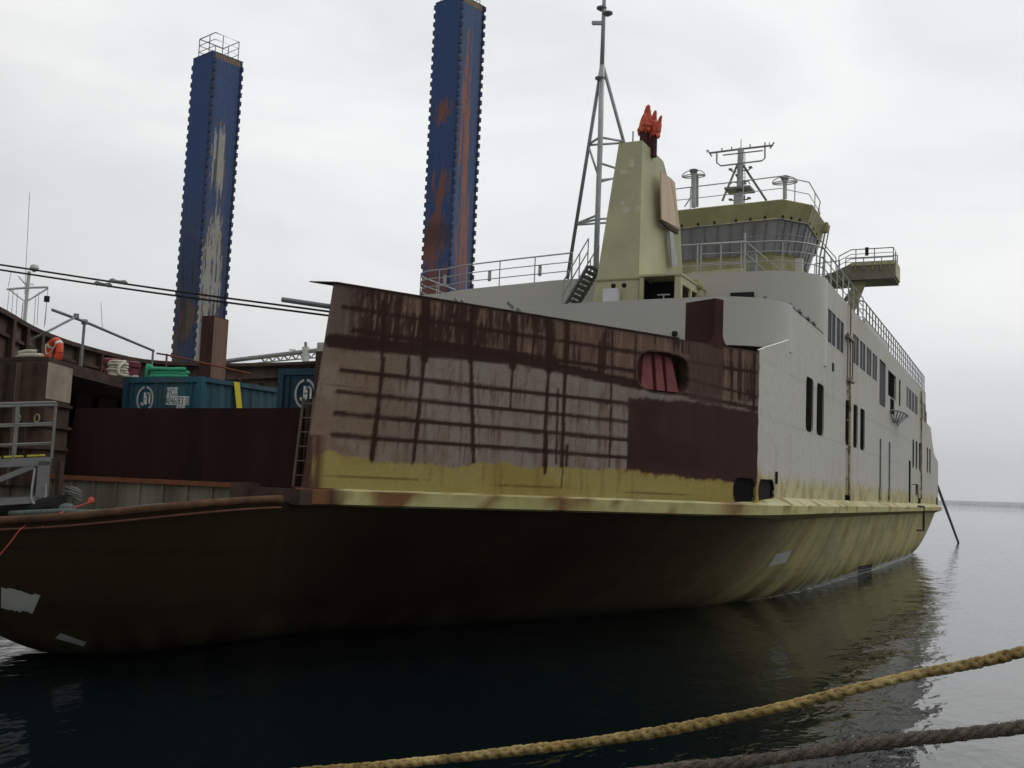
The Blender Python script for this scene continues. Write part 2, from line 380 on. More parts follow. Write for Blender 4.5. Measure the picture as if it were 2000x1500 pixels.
h2 = grid_mesh('hull', U, ts, HPm[:, ::-1], c[:, ::-1], PAINTS, None, smooth=True); join(hull, h2)
from mathutils.bvhtree import BVHTree
hb = BVHTree.FromPolygons([tuple(v.co) for v in hull.data.vertices], [tuple(p.vertices) for p in hull.data.polygons])
def on_hull(px, py, off=.006):
    d = ray(px, py); d /= np.linalg.norm(d); h = hb.ray_cast(Vector(CP), Vector(d)); assert h[0] is not None, (px, py); p = np.array(h[0]); n = np.array(h[1])
    if float(np.dot(n, d)) > 0: n = -n
    return p + n * off, n
# thin line of foam where the swell laps the after hull
mbf = MB(); rr = random.Random(9); wl_ = [p for p in Wp if 36 < p[1] < 84 and p[0] > XC]
for a, b in zip(wl_, wl_[1:]):
    for k in range(6):
        if rr.random() < .22: continue
        t0_, t1_ = k / 6, (k + rr.uniform(.6, 1.3)) / 6; p, q = a + (b - a) * t0_, a + (b - a) * t1_; w_ = rr.uniform(.10, .42); o_ = rr.uniform(-.02, .10)
        mbf.quad((p[0] - .1, p[1], .012), (q[0] - .1, q[1], .012), (q[0] + o_ + w_ * rr.uniform(.4, 1), q[1], .012), (p[0] + o_ + w_ * rr.uniform(.3, 1), p[1], .012))
struct(mbf.build('foam', mat('white foam', (.75, .77, .76), .7, var=.3, scale=3), rev=False), 'stuff', 'thin white foam lapping along the ferry waterline', 'foam')
# painted primer patches on the hull
def patch(pts, m, nsub=8, jag=0.):
    rr = random.Random(len(pts) + int(pts[0][0]))
    top, bot = pts[0:2], pts[3:1:-1]; mbp = MB(); rows = []
    for k in range(nsub + 1):
        t = k / nsub; a = np.array(top[0]) * (1 - t) + np.array(top[1]) * t; b = np.array(bot[0]) * (1 - t) + np.array(bot[1]) * t
        a = a + rr.uniform(-jag, jag) * np.array((.3, 1)); b = b + rr.uniform(-jag, jag) * np.array((.3, 1))
        rows.append([on_hull(*(a * (1 - s) + b * s))[0] for s in np.linspace(0, 1, 6)])
    for k in range(nsub):
        for j in range(5): mbp.quad(rows[k][j], rows[k + 1][j], rows[k + 1][j + 1], rows[k][j + 1])
    return mbp.build('primer_patch', m, ferry)
PATCH = mat('pale primer', (.52, .54, .50), .7, var=.1, scale=4)
patch([(1516, 1082), (1546, 1075), (1535, 1099), (1501, 1106)], PATCH)
patch([(3, 1147), (80, 1163), (64, 1197), (3, 1189)], PATCH, 14, 2.5)
patch([(118, 1236), (169, 1254), (163, 1262), (108, 1246)], PATCH)

# grating of a sea chest just above the water
g_ = MB()
for k in range(6):
    a, b = on_hull(1678 + k * 4.6, 1106 - k * .7, .01)[0], on_hull(1675 + k * 4.6, 1122 - k * 1.6, .01)[0]; g_.bar(a, b, .10, .02)
for k in range(4):
    a, b = on_hull(1676, 1108 + k * 4.2, .012)[0], on_hull(1702, 1103 + k * 3.8, .012)[0]; g_.bar(a, b, .02, .07)
g_.build('sea_grating', BLACK, ferry)

# ---- decks
mb = MB(); near = [np.array(p) for p in Dp[::6]]
aft_ = [(p[0] - .1, p[1], 3.12) for p in near if p[1] > 15.9]; aft_ = [(aft_[0][0], 15.9, 3.12)] + aft_
for a, b in zip(aft_, aft_[1:]): mb.quad(a, b, (2 * XC - b[0], b[1], 3.12), (2 * XC - a[0], a[1], 3.12))
fore_ = [(min(p[0], XC) + max(0, (p[0] - XC) * .90), p[1] + .28, min(2.5, p[2] - .04)) for p in near if p[1] <= 15.6]; fore_ = fore_ + [(fore_[-1][0], 15.9, 2.5)]
for a, b in zip(fore_, fore_[1:]): mb.quad(a, b, (2 * XC - b[0], b[1], b[2]), (2 * XC - a[0], a[1], a[2]))
mb.build('car_deck', GREYPL, ferry)
# ---- rub rail along the deck edge, heavier with a sloped top abaft the bow
def edge_path(i0, i1): return [np.array(p) for p in Dp[i0:i1]]
ib = int(5.6 * 22); ie = int(14.6 * 22)
path = Dp[ib:ie]; nrm2 = on[ib:ie]; mb = MB(); prof = []
zz = []; cc = []
for p, n_ in zip(path, nrm2):
    k = sst(25.5, 30, p[1]); dp = .10 + .32 * k
    pr = [(-.05, 3.00 - .10 * k), (.02, 3.00 - .10 * k), (dp, 3.04 + .03 * k), (dp, 3.29), (dp - .03, 3.32), (-.0, 3.33 + .17 * k), (-.08, 3.34 + .17 * k)]
    zz.append([(p[0] + n_[0] * o_, p[1] + n_[1] * o_, z_) for o_, z_ in pr])
P = np.array(zz); sl = np.concatenate([[0], np.cumsum(np.linalg.norm(np.diff(path, axis=0), axis=1))])
Ug = sl[:, None] + 0 * P[:, :, 2]; Vg = P[:, :, 2] * 3 + np.arange(7)[None, :] * .3
c = np.zeros(P.shape) + np.array((.42, .39, .175))
c = blend(c, (.50, .48, .29), (np.arange(7)[None, :] >= 4) * .8 * np.ones_like(Ug))  # top faces lighter, the sky light on them put into the colour
c = blend(c, (.30, .27, .10), sst(.5, .7, fbm(Ug * .8, Vg, 4)) * .7)
c = blend(c, (.18, .09, .035), sst(.64, .68, fbm(Ug * 3.2, Vg * 2.5, 8, 5)) * .8)
c = blend(c, (.055, .025, .02), sst(1.1, .9, Ug + .2 * (fbm(Vg, Ug, 3) - .5)))
c = blend(c, (.17, .085, .035), sst(2.9, 2.7, Ug) * (np.arange(7)[None, :] <= 3) * sst(.42, .56, fbm(Ug * 2, Vg, 9)) )
for us in (3.6, 5.0, 6.3, 9.1): c = blend(c, (.09, .045, .03), (np.abs(Ug - us) < .035) * .8)
for us, w in ((6.35, .25), (11.6, .5)): c = blend(c, (.16, .07, .03), np.exp(-((Ug - us) / w) ** 2) * .8)
grid_mesh('rub_rail', np.arange(len(path), dtype=float), np.arange(7.), P, c, PAINTS, ferry)
# ---- rounded pipe round the bow deck edge, the step behind it
e0 = [tuple(p + np.array((0, 0, .05))) for p in Dp[0:int(5.3 * 22):4]]
e_m = [(2 * XC - p[0], p[1], p[2]) for p in e0[::-1]]
PIPE = mat('rusty bow pipe', (.070, .038, .020), .85, var=.35, scale=5, var2=(.105, .052, .027), bump=.4)
MB().tube(e_m[:-1] + e0, .070, 10).build('edge_pipe', PIPE, ferry, smooth=True)
lower = [(p[0] + .03, p[1] - .03, p[2] - .15) for p in e0]
mbx = MB().tube([(2 * XC - p[0], p[1], p[2]) for p in lower[::-1]][:-1] + lower, .022, 6)
mbx.build('edge_batten', mat('dull red batten', (.11, .045, .03), .85, var=.4, scale=3), ferry)
# corner block where pipe, coaming and rub rail meet
mb = MB(); q = aty(512, 962, 15.75); mb.box(-13.32, -12.98, 15.5, 15.95, 2.95, 3.38); mb.box(-13.0, -11.8, 15.62, 16.0, 3.02, 3.30)
mb.build('corner_block', RUST, ferry)
# coaming across the bow: grey plates below, rust red cap on top
cx0, cx1 = -20.6, -13.05
mb = MB().box(cx0, cx1, 15.85, 15.93, 2.45, 3.27)
for k in range(12): x = cx0 + .35 + k * .62; mb.box(x, x + .05, 15.80, 15.848, 2.45, 3.26)
coam = mb.build('coaming', GREYPL, ferry)
MB().box(cx0, cx1 + .02, 15.76, 16.0, 3.27, 3.36).build('coaming_cap', ORANGE_RUST, coam)
# bow door: a dark red panel with slanted ends
a, b = aty(150, 797, 16.3), aty(593, 797, 16.3); d0, d1 = aty(122, 926, 16.3), aty(585, 945, 16.3)
door = MB().prism([(d0[0], 16.3, 3.3), (d1[0], 16.3, 3.3), (b[0], 16.3, b[2]), (a[0], 16.3, a[2])], (0, .12, 0)).build('bow_door', MAROON, ferry)
for x in np.linspace(a[0] + .5, b[0] - .3, 7): MB().box(x, x + .05, 16.42, 16.55, 3.3, 4.75).build('stiffener', RUST, door)
# ladder on its starboard side, with the post it stands against
la, lb = aty(590, 800, 16.2), aty(611, 800, 16.2); mb = MB()
for xx in (la[0] + .02, lb[0] + .02): mb.bar((xx - .12, 16.2, 3.35), (xx, 16.2, 5.0), .05, .03, (0, 1, 0))
for k in range(6): z = 3.55 + .27 * k; s = -.12 * (1 - (z - 3.35) / 1.65); mb.tube([(la[0] + .02 + s, 16.2, z), (lb[0] + .02 + s, 16.2, z)], .014, 6)
mb.build('ladder', RUSTL, ferry)
mb = MB().hexa([(d1[0] + .02, 16.32, 3.3), (-12.35, 16.32, 3.3), (-12.35, 16.6, 3.3), (d1[0] + .02, 16.6, 3.3)], [(b[0] + .03, 16.32, 5.0), (-12.2, 16.32, 5.0), (-12.2, 16.6, 5.0), (b[0] + .03, 16.6, 5.0)])
q0, q1 = aty(617, 686, 17.4), aty(640, 686, 17.4); mb.box(q0[0], q1[0] + .5, 17.4, 17.6, 3.2, q0[2])
mb.build('door_post', RUST, ferry)

# ---- starboard bow bulwark: plates blistered with rust along every frame behind them
U = grid_lines(0, LB, .034); V = grid_lines(0, 1, .0105)
lean = lambda v: .42 * v - .20            # its forward end leans aft
uu, vv = U[:, None] + 0 * V[None, :], V[None, :] + 0 * U[:, None]
ztop = 7.2; z0 = 3.32; Zb = z0 + vv * (ztop - z0)
uu2 = lean(vv) + uu / LB * (LB - lean(vv))
P = np.stack([PB[0] + DB[0] * uu2, PB[1] + DB[1] * uu2, Zb], -1)
u, z = uu2, Zb
wob = (fbm(u * 2.2, z * 2.2, 21, 3) - .5)
streak = fbm(u * 7, z * .8, 31, 4); streak2 = fbm(u * 17, z * 1.1, 32, 4); big = fbm(u * .6, z * .9, 33, 3); fine = fbm(u * 9, z * 9, 34, 3)
c = np.zeros(P.shape) + np.array((.235, .195, .165))
c = blend(c, (.195, .138, .105), sst(.42, .66, streak) * .7)
c = blend(c, (.125, .065, .043), sst(.57, .70, streak2) * .55)
c = blend(c, (.225, .20, .18), sst(.5, .65, big) * .5)
c = blend(c, (.15, .10, .072), sst(.66, .50, fbm(u * .8, z * 1.3, 91, 4)) * sst(3.2, .6, u))
c = blend(c, (.23, .17, .12), sst(2.6, .3, u) * .6)
c = blend(c, (.15, .085, .06), sst(.62, .74, fine) * .35)
dk = (.030, .0125, .0085)
def stroke(c, p, q, w, soft=.05, amp=.07, drip=.0, col=dk, k=.95):
    a_, b_ = Bz(*p), Bz(*q); d = segdist(u, z, a_, b_)
    e = d + (fine - .5) * amp * .55 + wob * amp * .3
    if drip:      # rust running down below a line
        t = np.clip((u - a_[0]) / (b_[0] - a_[0] + 1e-9), 0, 1); zl = a_[1] + (b_[1] - a_[1]) * t
        below = (zl - z > 0) & (zl - z < drip * 2) & (u > min(a_[0], b_[0])) & (u < max(a_[0], b_[0]))
        c = blend(c, (.105, .050, .034), below * sst(drip * 1.5, 0, zl - z) * sst(.54, .70, streak2) * .6)
    return blend(c, col, sst(w * .85 + soft * .4, w * .85 - soft * .4, e) * k)
# upper strake, dark with rust
zu = np.interp(u, *zip(*[Bz(*p) for p in ((606, 672), (700, 684), (850, 694), (1000, 712), (1130, 728), (1250, 756), (1350, 768), (1479, 790))]))
m_up = sst(-.06, .10, z - zu + wob * .2 + (streak2 - .5) * .25)
up = np.zeros(P.shape) + np.array((.044, .020, .0155))
cellu = fbm(u * 1.7, np.floor((z - 5.6) / .62) * 7.3, 61, 2)
ul = sst(.50, .62, streak * .35 + streak2 * .35 + cellu * .30 + (big - .5) * .35 + np.clip((u - 3) / 9, -.25, .4) * .40)
up = blend(up, (.165, .105, .075), ul * .8)
up = blend(up, (.25, .165, .11), sst(.60, .76, streak2 + (big - .5) * .3 + (u > 6.6) * .05) * .6)
up = blend(up, (.15, .11, .09), sst(1.0, .2, u) * .8)
c = c * (1 - m_up[..., None]) + up * m_up[..., None]
for p, q, w in (((670, 600), (1250, 690), .05), ((1250, 690), (1478, 728), .05), ((648, 666), (1000, 700), .16), ((1000, 700), (1250, 752), .13), ((690, 645), (1240, 725), .06), ((1250, 752), (1478, 798), .07), ((1340, 740), (1478, 775), .05)):
    c = stroke(c, p, q, w, .06, .08, 0)
for p, q, w in (((749, 590), (746, 700), .05), ((832, 590), (829, 700), .12), ((921, 600), (918, 705), .06), ((1005, 615), (1001, 715), .12), ((1074, 632), (1072, 720), .14), ((1108, 630), (1105, 722), .10), ((1196, 645), (1195, 720), .04), ((1242, 655), (1240, 740), .04), ((1430, 700), (1428, 790), .025), ((1455, 705), (1453, 795), .02), ((1474, 690), (1472, 800), .07)):
    c = stroke(c, p, q, w, .05, .06)
# lower grid of burnt frame lines
for p, q, w in (((666, 723), (1228, 789), .055), ((659, 765), (1228, 824), .05), ((654, 807), (1228, 859), .055), ((649, 849), (1228, 894), .055)):
    c = stroke(c, p, q, w, .045, .05, .22)
for p, q, w in (((749, 700), (738, 800), .055), ((738, 800), (726, 898), .075), ((798, 700), (797, 732), .05), ((829, 700), (806, 912), .055), ((920, 706), (925, 912), .055), ((1001, 716), (997, 793), .04), ((1072, 720), (1064, 850), .05), ((1066, 850), (1064, 918), .085), ((1090, 760), (1086, 905), .035), ((1104, 720), (1097, 917), .065), ((1108, 870), (1106, 915), .05), ((1195, 720), (1190, 912), .035)):
    c = stroke(c, p, q, w, .04, .05)
for p, q in (((612, 690), (628, 760)), ((636, 752), (720, 760)), ((755, 764), (812, 770))): c = stroke(c, p, q, .012, .02, .03, 0, (.09, .05, .04), .7)
# brown panel and the dark primed panel aft
pa, pb_, pc, pd = Bz(1228, 775), Bz(1480, 806), Bz(1228, 920), Bz(1290, 760)
zt = np.interp(u, [pa[0], Bz(1350, 775)[0], Bz(1480, 800)[0]], [pa[1], Bz(1350, 782)[1], Bz(1480, 806)[1]])
mp = (u > pa[0] + .02 * (fbm(z * 6, z * 0, 77, 3) - .5)) * sst(.05, -.05, z - zt + wob * .15 + (streak2 - .5) * .10)
prim = np.zeros(P.shape) + np.array((.049, .022, .0185)); prim = blend(prim, (.058, .029, .025), sst(.4, .65, streak) * .6); prim = blend(prim, (.041, .017, .015), sst(.5, .7, big))
c = c * (1 - mp[..., None]) + prim * mp[..., None]
m3 = (u > Bz(1345, 760)[0]) * (u < Bz(1412, 760)[0]) * (z > zt) ; c = blend(c, (.070, .038, .032), m3 * .75)
# yellow paint along the foot, ragged upper edge
yb = [Bz(*p) for p in ((600, 892), (640, 884), (720, 896), (760, 905), (850, 909), (960, 907), (1060, 913), (1150, 914), (1227, 921), (1330, 933), (1420, 941), (1482, 948))]
zy = np.interp(u, [p[0] for p in yb], [p[1] for p in yb]) + (fbm(u * 1.6, z * 0, 41, 4) - .5) * .16
my = sst(.03, -.03, z - zy + (streak2 - .5) * .05 + (fine - .5) * .06)
yel = np.zeros(P.shape) + np.array((.31, .26, .085)); yel = blend(yel, (.27, .19, .045), sst(.45, .66, big) * .6); yel = blend(yel, (.17, .085, .025), sst(.64, .78, streak) * .35)
yel = blend(yel, (.22, .10, .025), sst(.16, .0, zy - z) * sst(.45, .65, fine) * .6 * (.4 + (u > 7.5)))
yel = blend(yel, (.33, .25, .06), sst(8.5, 11.5, u) * .5)
c = c * (1 - my[..., None]) + yel * my[..., None]
for p, q, w in (((605, 926), (1480, 975), .012),): c = stroke(c, p, q, w, .012, .02, 0, (.10, .055, .02), .75)
for p, q, w in (((1066, 905), (1064, 922), .06), ((1100, 905), (1097, 950), .02), ((726, 890), (726, 900), .05)): c = stroke(c, p, q, w, .04, .05)
c = blend(c, (.075, .035, .025), sst(.28, .05, u) * sst(.3, .6, streak + .1) * (z < 4.3))
c = blend(c, (.06, .035, .028), sst(.06, .02, ztop - z))
# slot with the roller plates, and the forward half of the mooring ports at the foot
def oval(cx, cz, hw, hh, pw=4):
    if pw == 5: return lambda a_, b_: (np.abs(b_ - cz) < hh) & (np.abs(a_ - cx) < hw * (1 - .26 * ((b_ - cz) / hh) ** 2) )
    return lambda a_, b_: (np.abs((a_ - cx) / hw) ** pw + np.abs((b_ - cz) / hh) ** pw) < 1
o1, o2 = Bz(1245, 722), Bz(1345, 735); oc = ((o1[0] + o2[0]) / 2, (Bz(1295, 688)[1] + Bz(1295, 767)[1]) / 2); ohw = (o2[0] - o1[0]) / 2; ohh = (Bz(1295, 688)[1] - Bz(1295, 767)[1]) / 2
to_uz = lambda f: (lambda a_, b_: f(lean(b_) + a_ / LB * (LB - lean(b_)), z0 + b_ * (ztop - z0)))
f1, f2 = Bz(1432, 960), Bz(1475, 960); fc = ((f1[0] + f2[0]) / 2, (Bz(1454, 934)[1] + Bz(1454, 984)[1]) / 2); fh = ((f2[0] - f1[0]) / 2, (Bz(1454, 934)[1] - Bz(1454, 984)[1]) / 2)
bul1 = grid_mesh('bow_bulwark', U, V, P, c, PAINTED, ferry, holes=(to_uz(oval(oc[0], oc[1], ohw, ohh, 3.2)), to_uz(oval(fc[0], fc[1], fh[0], fh[1], 5))), thick=.05)
def bpt(u_, z_, off=0.): return (PB[0] + DB[0] * u_ + NB[0] * off, PB[1] + DB[1] * u_ + NB[1] * off, z_)
PORTB = mat('mooring port darkness', (.010, .008, .008), .9, var=.3, spec=.1)  # black sheet standing in for the dark inside the open mooring ports
def superring(cx, cz, hw, hh, pw, n=48):
    R = []
    if pw == 5:
        tt = np.linspace(-1, 1, 13); return [(cx + hw * (1 - .26 * t * t), cz + hh * t) for t in tt] + [(cx - hw * (1 - .26 * t * t), cz + hh * t) for t in tt[::-1]]
    for k in range(n):
        a_ = 2 * math.pi * k / n; ca, sa = math.cos(a_), math.sin(a_)
        R.append((cx + hw * math.copysign(abs(ca) ** (2 / pw), ca), cz + hh * math.copysign(abs(sa) ** (2 / pw), sa)))
    return R
def ringmesh(R, put, dep0, dep1, grow=0.03):
    mb = MB(); cx = sum(p[0] for p in R) / len(R); cz = sum(p[1] for p in R) / len(R)
    for k in range(len(R)):
        a_, b_ = R[k], R[(k + 1) % len(R)]
        g = lambda p: (p[0] + grow * (1 if p[0] > cx else -1), p[1] + grow * (1 if p[1] > cz else -1))
        mb.quad(put(*a_, dep0), put(*b_, dep0), put(*b_, dep1), put(*a_, dep1)); mb.quad(put(*a_, dep0), put(*b_, dep0), put(*g(b_), dep0), put(*g(a_), dep0))
    return mb
ch = ringmesh(superring(oc[0], oc[1], ohw, ohh, 3.2), bpt, .012, -.30, .03).build('fairlead', RUST, ferry)
for (a0, a1), (b0, b1) in (((1270, 1283), (1258, 1282)), ((1291, 1303), (1289, 1305)), ((1311, 1322), (1310, 1332))):
    ut0, ut1, ub0, ub1 = Bz(a0, 700)[0], Bz(a1, 702)[0], Bz(b0, 752)[0], Bz(b1, 758)[0]; zt2, zb2 = oc[1] + ohh * 1.02, oc[1] - ohh * .88
    MB().prism([bpt(ub0, zb2, -.10), bpt(ub1, zb2, -.10), bpt(ut1, zt2, -.22), bpt(ut0, zt2, -.22)], (-NB[0] * .2, -NB[1] * .2, 0)).build('roller_plate', MAROONR, ch)
MB().quad(bpt(oc[0] - 1, oc[1] - .8, -.52), bpt(oc[0] + 1, oc[1] - .8, -.52), bpt(oc[0] + 1, oc[1] + .8, -.52), bpt(oc[0] - 1, oc[1] + .8, -.52)).build('back_plate', MAROON, ch)
fl = ringmesh(superring(fc[0], fc[1], fh[0], fh[1], 5), bpt, .006, -.05, .015).build('mooring_port', BLACK, ferry)
MB().quad(bpt(fc[0] - .7, fc[1] - .6, -.055), bpt(min(fc[0] + .7, LB - .02), fc[1] - .6, -.055), bpt(min(fc[0] + .7, LB - .02), fc[1] + .6, -.055), bpt(fc[0] - .7, fc[1] + .6, -.055)).build('back_plate', PORTB, fl)
# cap rail on top, jutting forward at the bow
mb = MB(); a_, b_ = bpt(.24, 7.203, .03), bpt(LB - 2.9, 7.203, .03); a2, b2 = bpt(-.15, 7.203, -.32), bpt(LB - 2.9, 7.203, -.32)
mb.hexa([a_, b_, b2, a2], [tuple(np.array(p) + (0, 0, .022)) for p in (a_, b_, b2, a2)]); mb.build('bulwark_cap', RUST, ferry)
mb = MB()
for k in (0, 1, 2, 3, 4, 5, 9, 10): mb.bar(bpt(.6 + k * 1.1, 3.4, -.14), bpt(.6 + k * 1.1, 7.15, -.14), .06, .16, (*NB, 0))
for z_ in (4.2, 4.9): mb.bar(bpt(.3, z_, -.12), bpt(LB - .2, z_, -.12), .12, .05)
mb.build('bulwark_frame', RUST, ferry)
# pillar rising over the bulwark, with the curved gussets at its foot
p0, p1, p2 = Bz(1397, 640)[0], Bz(1412, 640)[0], Bz(1383, 640)[0]
pl = MB(); zt_ = 8.36
pl.hexa([bpt(p0 - .03, 7.12, .004), bpt(p1, 7.12, .004), bpt(p1, 7.12, -1.0), bpt(p0 - .03, 7.12, -1.0)], [bpt(p0 - .03, zt_, .004), bpt(p1, zt_, .004), bpt(p1, zt_, -1.0), bpt(p0 - .03, zt_, -1.0)])
for s, pe in ((-1, p0 - .03), (1, p1)):
    pts = [bpt(pe, 7.2, .018)] + [bpt(pe + s * .28 * (1 - math.sin(t)), 7.2 + .28 * (1 - math.cos(t)), .018) for t in np.linspace(0, math.pi / 2, 7)]
    pts = [bpt(pe, 7.19, .003)] + [bpt(pe + s * .3 * (1 - math.sin(t)), 7.19 + .3 * (1 - math.cos(t)), .003) for t in np.linspace(0, math.pi / 2, 7)]
    pl.prism(pts, (-NB[0] * .05, -NB[1] * .05, 0))
PILL = mat('rusty pillar plate', (.050, .022, .018), .75, var=.3, scale=2.5, var2=(.078, .042, .033), streak=True, spec=.08)
pl.build('pillar', PILL, ferry)

# ---- port bow bulwark seen from inside: frames, stringers, cap, the tower at its forward end and the mooring platform
PL = [(-21.3, 15.7), (-22.1, 17.1), (-24.0, 19.6), (-25.0, 21.2), (-25.8, 22.8), (-26.6, 25.1), (-26.75, 27.0), (-26.75, 36.5)]
pp = smooth_path([(*p, 0) for p in PL], 6)
pz = lambda p: float(np.interp(p[1], [26.5, 29, 31, 34, 36.5], [7.2, 7.40, 7.64, 8.05, 8.45]))
mb = MB()
for a, b in zip(pp, pp[1:]): mb.hexa([(a[0], a[1], 3), (b[0], b[1], 3), (b[0] - .08, b[1], 3), (a[0] - .08, a[1], 3)], [(a[0], a[1], pz(a)), (b[0], b[1], pz(b)), (b[0] - .08, b[1], pz(b)), (a[0] - .08, a[1], pz(a))])
pbw = mb.build('port_bulwark', RUSTL, ferry)
def strip(z0_, z1_, w_, name, m):
    mb = MB()
    for a, b in zip(pp, pp[1:]):
        ra, rb = (pz(a) - 7.2, pz(b) - 7.2) if z0_ > 6 else (0, 0)
        mb.hexa([(a[0] + .003, a[1], z0_ + ra), (b[0] + .003, b[1], z0_ + rb), (b[0] + w_, b[1] - w_ * .5, z0_ + rb), (a[0] + w_, a[1] - w_ * .5, z0_ + ra)], [(a[0] + .003, a[1], z1_ + ra), (b[0] + .003, b[1], z1_ + rb), (b[0] + w_, b[1] - w_ * .5, z1_ + rb), (a[0] + w_, a[1] - w_ * .5, z1_ + ra)])
    return mb.build(name, m, pbw)
strip(7.10, 7.22, .32, 'cap', RUST); strip(6.62, 6.70, .22, 'stringer', RUST); strip(4.6, 4.7, .25, 'stringer', RUST); strip(3.9, 4.0, .25, 'stringer', RUST)
sl = np.concatenate([[0], np.cumsum([np.linalg.norm(b - a) for a, b in zip(pp, pp[1:])])])
for k in range(14):
    t = 1.2 + k * 1.42
    if t > sl[-1]: break
    x_ = np.interp(t, sl, [p[0] for p in pp]); y_ = np.interp(t, sl, [p[1] for p in pp])
    MB().box(x_ + .02, x_ + .24, y_ - .04, y_ + .04, 3.1, 7.10).build('frame', RUSTL if k % 2 else RUST, pbw)
MB().tube([(-21.6, 15.9, 7.2), (-21.6, 15.9, 8.6)], .07).build('wire_post', RUST, pbw)
# platform with its inboard edge beam
plat_in = [(-18.62, 15.72), (-19.35, 17.1), (-20.25, 18.9), (-21.3, 21.0), (-22.4, 23.2), (-23.6, 25.6), (-24.6, 28.0)]
mb = MB(); pin = smooth_path([(*p, 0) for p in plat_in], 4)
for a, b in zip(pin, pin[1:]):
    ta = np.interp(a[1], [p[1] for p in pp], [p[0] for p in pp]); tb = np.interp(b[1], [p[1] for p in pp], [p[0] for p in pp])
    mb.hexa([(a[0], a[1], 5.76), (b[0], b[1], 5.76), (tb, b[1], 5.76), (ta, a[1], 5.76)], [(a[0], a[1], 5.84), (b[0], b[1], 5.84), (tb, b[1], 5.84), (ta, a[1], 5.84)])
    mb.hexa([(a[0] + .01, a[1], 5.58), (b[0] + .01, b[1], 5.58), (b[0] - .06, b[1], 5.58), (a[0] - .06, a[1], 5.58)], [(a[0] + .01, a[1], 5.757), (b[0] + .01, b[1], 5.757), (b[0] - .06, b[1], 5.757), (a[0] - .06, a[1], 5.757)])
mb.build('mooring_platform', RUST, ferry)
# tower under the forward end of the platform: one dark face to the bow, one to starboard with sky light put into its pale colour
ax = np.array((-.47, .883)); 
tw = MB(); A0 = np.array((-18.60, 15.70)); A1 = A0 + ax * 1.38
tw.hexa([(*A0, 3.1), (*A1, 3.1), (A1[0] - 1.2, A1[1], 3.1), (-21.2, 15.70, 3.1)], [(*A0, 5.75), (*A1, 5.75), (A1[0] - 1.2, A1[1], 5.75), (-21.2, 15.70, 5.75)])
tow = tw.build('bow_tower', RUST, ferry)
MB().hexa([(A0[0] + .006, A0[1], 4.95), (A1[0] + .006, A1[1], 4.95), (A1[0] + .012, A1[1], 4.95), (A0[0] + .012, A0[1], 4.95)], [(A0[0] + .006, A0[1], 5.72), (A1[0] + .006, A1[1], 5.72), (A1[0] + .012, A1[1], 5.72), (A0[0] + .012, A0[1], 5.72)]).build('sky_lit_face', mat('pale sky-lit plate', (.30, .25, .195), .8, var=.25, scale=2, var2=(.26, .20, .15)), tow)
for z_ in (4.82, 4.35, 3.88): 
    MB().prism([(A0[0] + .10, A0[1] - .12, z_), (A1[0] + .10, A1[1], z_), (A1[0] - .02, A1[1], z_), (A0[0] - .1, A0[1] + .05, z_), (-21.2, 15.6, z_), (-21.2, 15.5, z_)], (0, 0, .06)).build('flange', RUST, tow)
for k in range(6):
    x_ = -18.95 - k * .42; MB().box(x_ - .03, x_, 15.58, 15.695, 3.1, 5.7).build('web', RUSTL if k % 2 else RUST, tow)
RINGM = mat('worn brass ring', (.34, .31, .20), .5, var=.2)
for px_ in (36, 73):
    q = aty(px_, 817, 15.68); mb = MB()
    R = [(q[0] + .075 * math.cos(t), 15.672, q[2] + .085 * math.sin(t)) for t in np.linspace(0, 2 * math.pi, 17)]; mb.tube(R, .016, 6, cap=False); mb.build('pipe_collar', RINGM, tow)
# handrail along the platform edge
hr = [(-18.98, 16.02, 6.95), (-19.66, 17.5, 6.9), (-22.17, 22.24, 6.9)]
mb = MB().tube([atz(102, 605, 7.05), atz(165, 628, 6.95), atz(240, 660, 6.92), atz(300, 685, 6.9)], .036, 8)
q = atz(165, 630, 6.93); mb.tube([q, (q[0], q[1], 5.84)], .032); mb.tube([atz(148, 619, 6.97), atd(92, 648, 23.5), atd(60, 664, 24.)], .028)
q = atz(299, 686, 6.9); mb.tube([q, (q[0], q[1], 5.84)], .03)
mb.lathe([(.07, -.06), (.07, .06)], atz(165, 629, 6.95), 8); mb.lathe([(.06, -.05), (.06, .05)], atz(149, 617, 7.), 8)
mb.build('handrail', GALVD, ferry)
mb = MB().tube([atz(306, 690, 6.88), atz(330, 694, 6.87), atz(490, 730, 6.6)], .026); q = atz(326, 691, 6.87); mb.tube([q, (q[0], q[1], 5.84)], .028)
mb.build('lower_handrail', ORANGE_RUST, ferry)
# bollards and pillar on the port side
for px_, y_ in ((219, 20.6), (256, 21.2)):
    q = aty(px_, 722, y_); MB().lathe([(.20, -.15), (.20, .02), (.20, .40), (.245, .44), (.25, .56), (.19, .60)], (q[0], q[1], 5.86), 18).build('bollard', BOLT, ferry, smooth=False)
q0, q1, q2 = aty(395, 617, 26.4), aty(419, 617, 26.4), aty(447, 622, 27.3)
mb = MB(); d_ = np.array((q2[0] - q1[0], q2[1] - q1[1]))
mb.hexa([(q0[0], q0[1], 5.8), (q1[0], q1[1], 5.8), (q1[0] + d_[0], q1[1] + d_[1], 5.8), (q0[0] + d_[0], q0[1] + d_[1], 5.8)], [(q0[0], q0[1], q0[2]), (q1[0], q1[1], q0[2]), (q1[0] + d_[0], q1[1] + d_[1], q0[2]), (q0[0] + d_[0], q0[1] + d_[1], q0[2])])
mb.build('pillar', PILL, ferry)
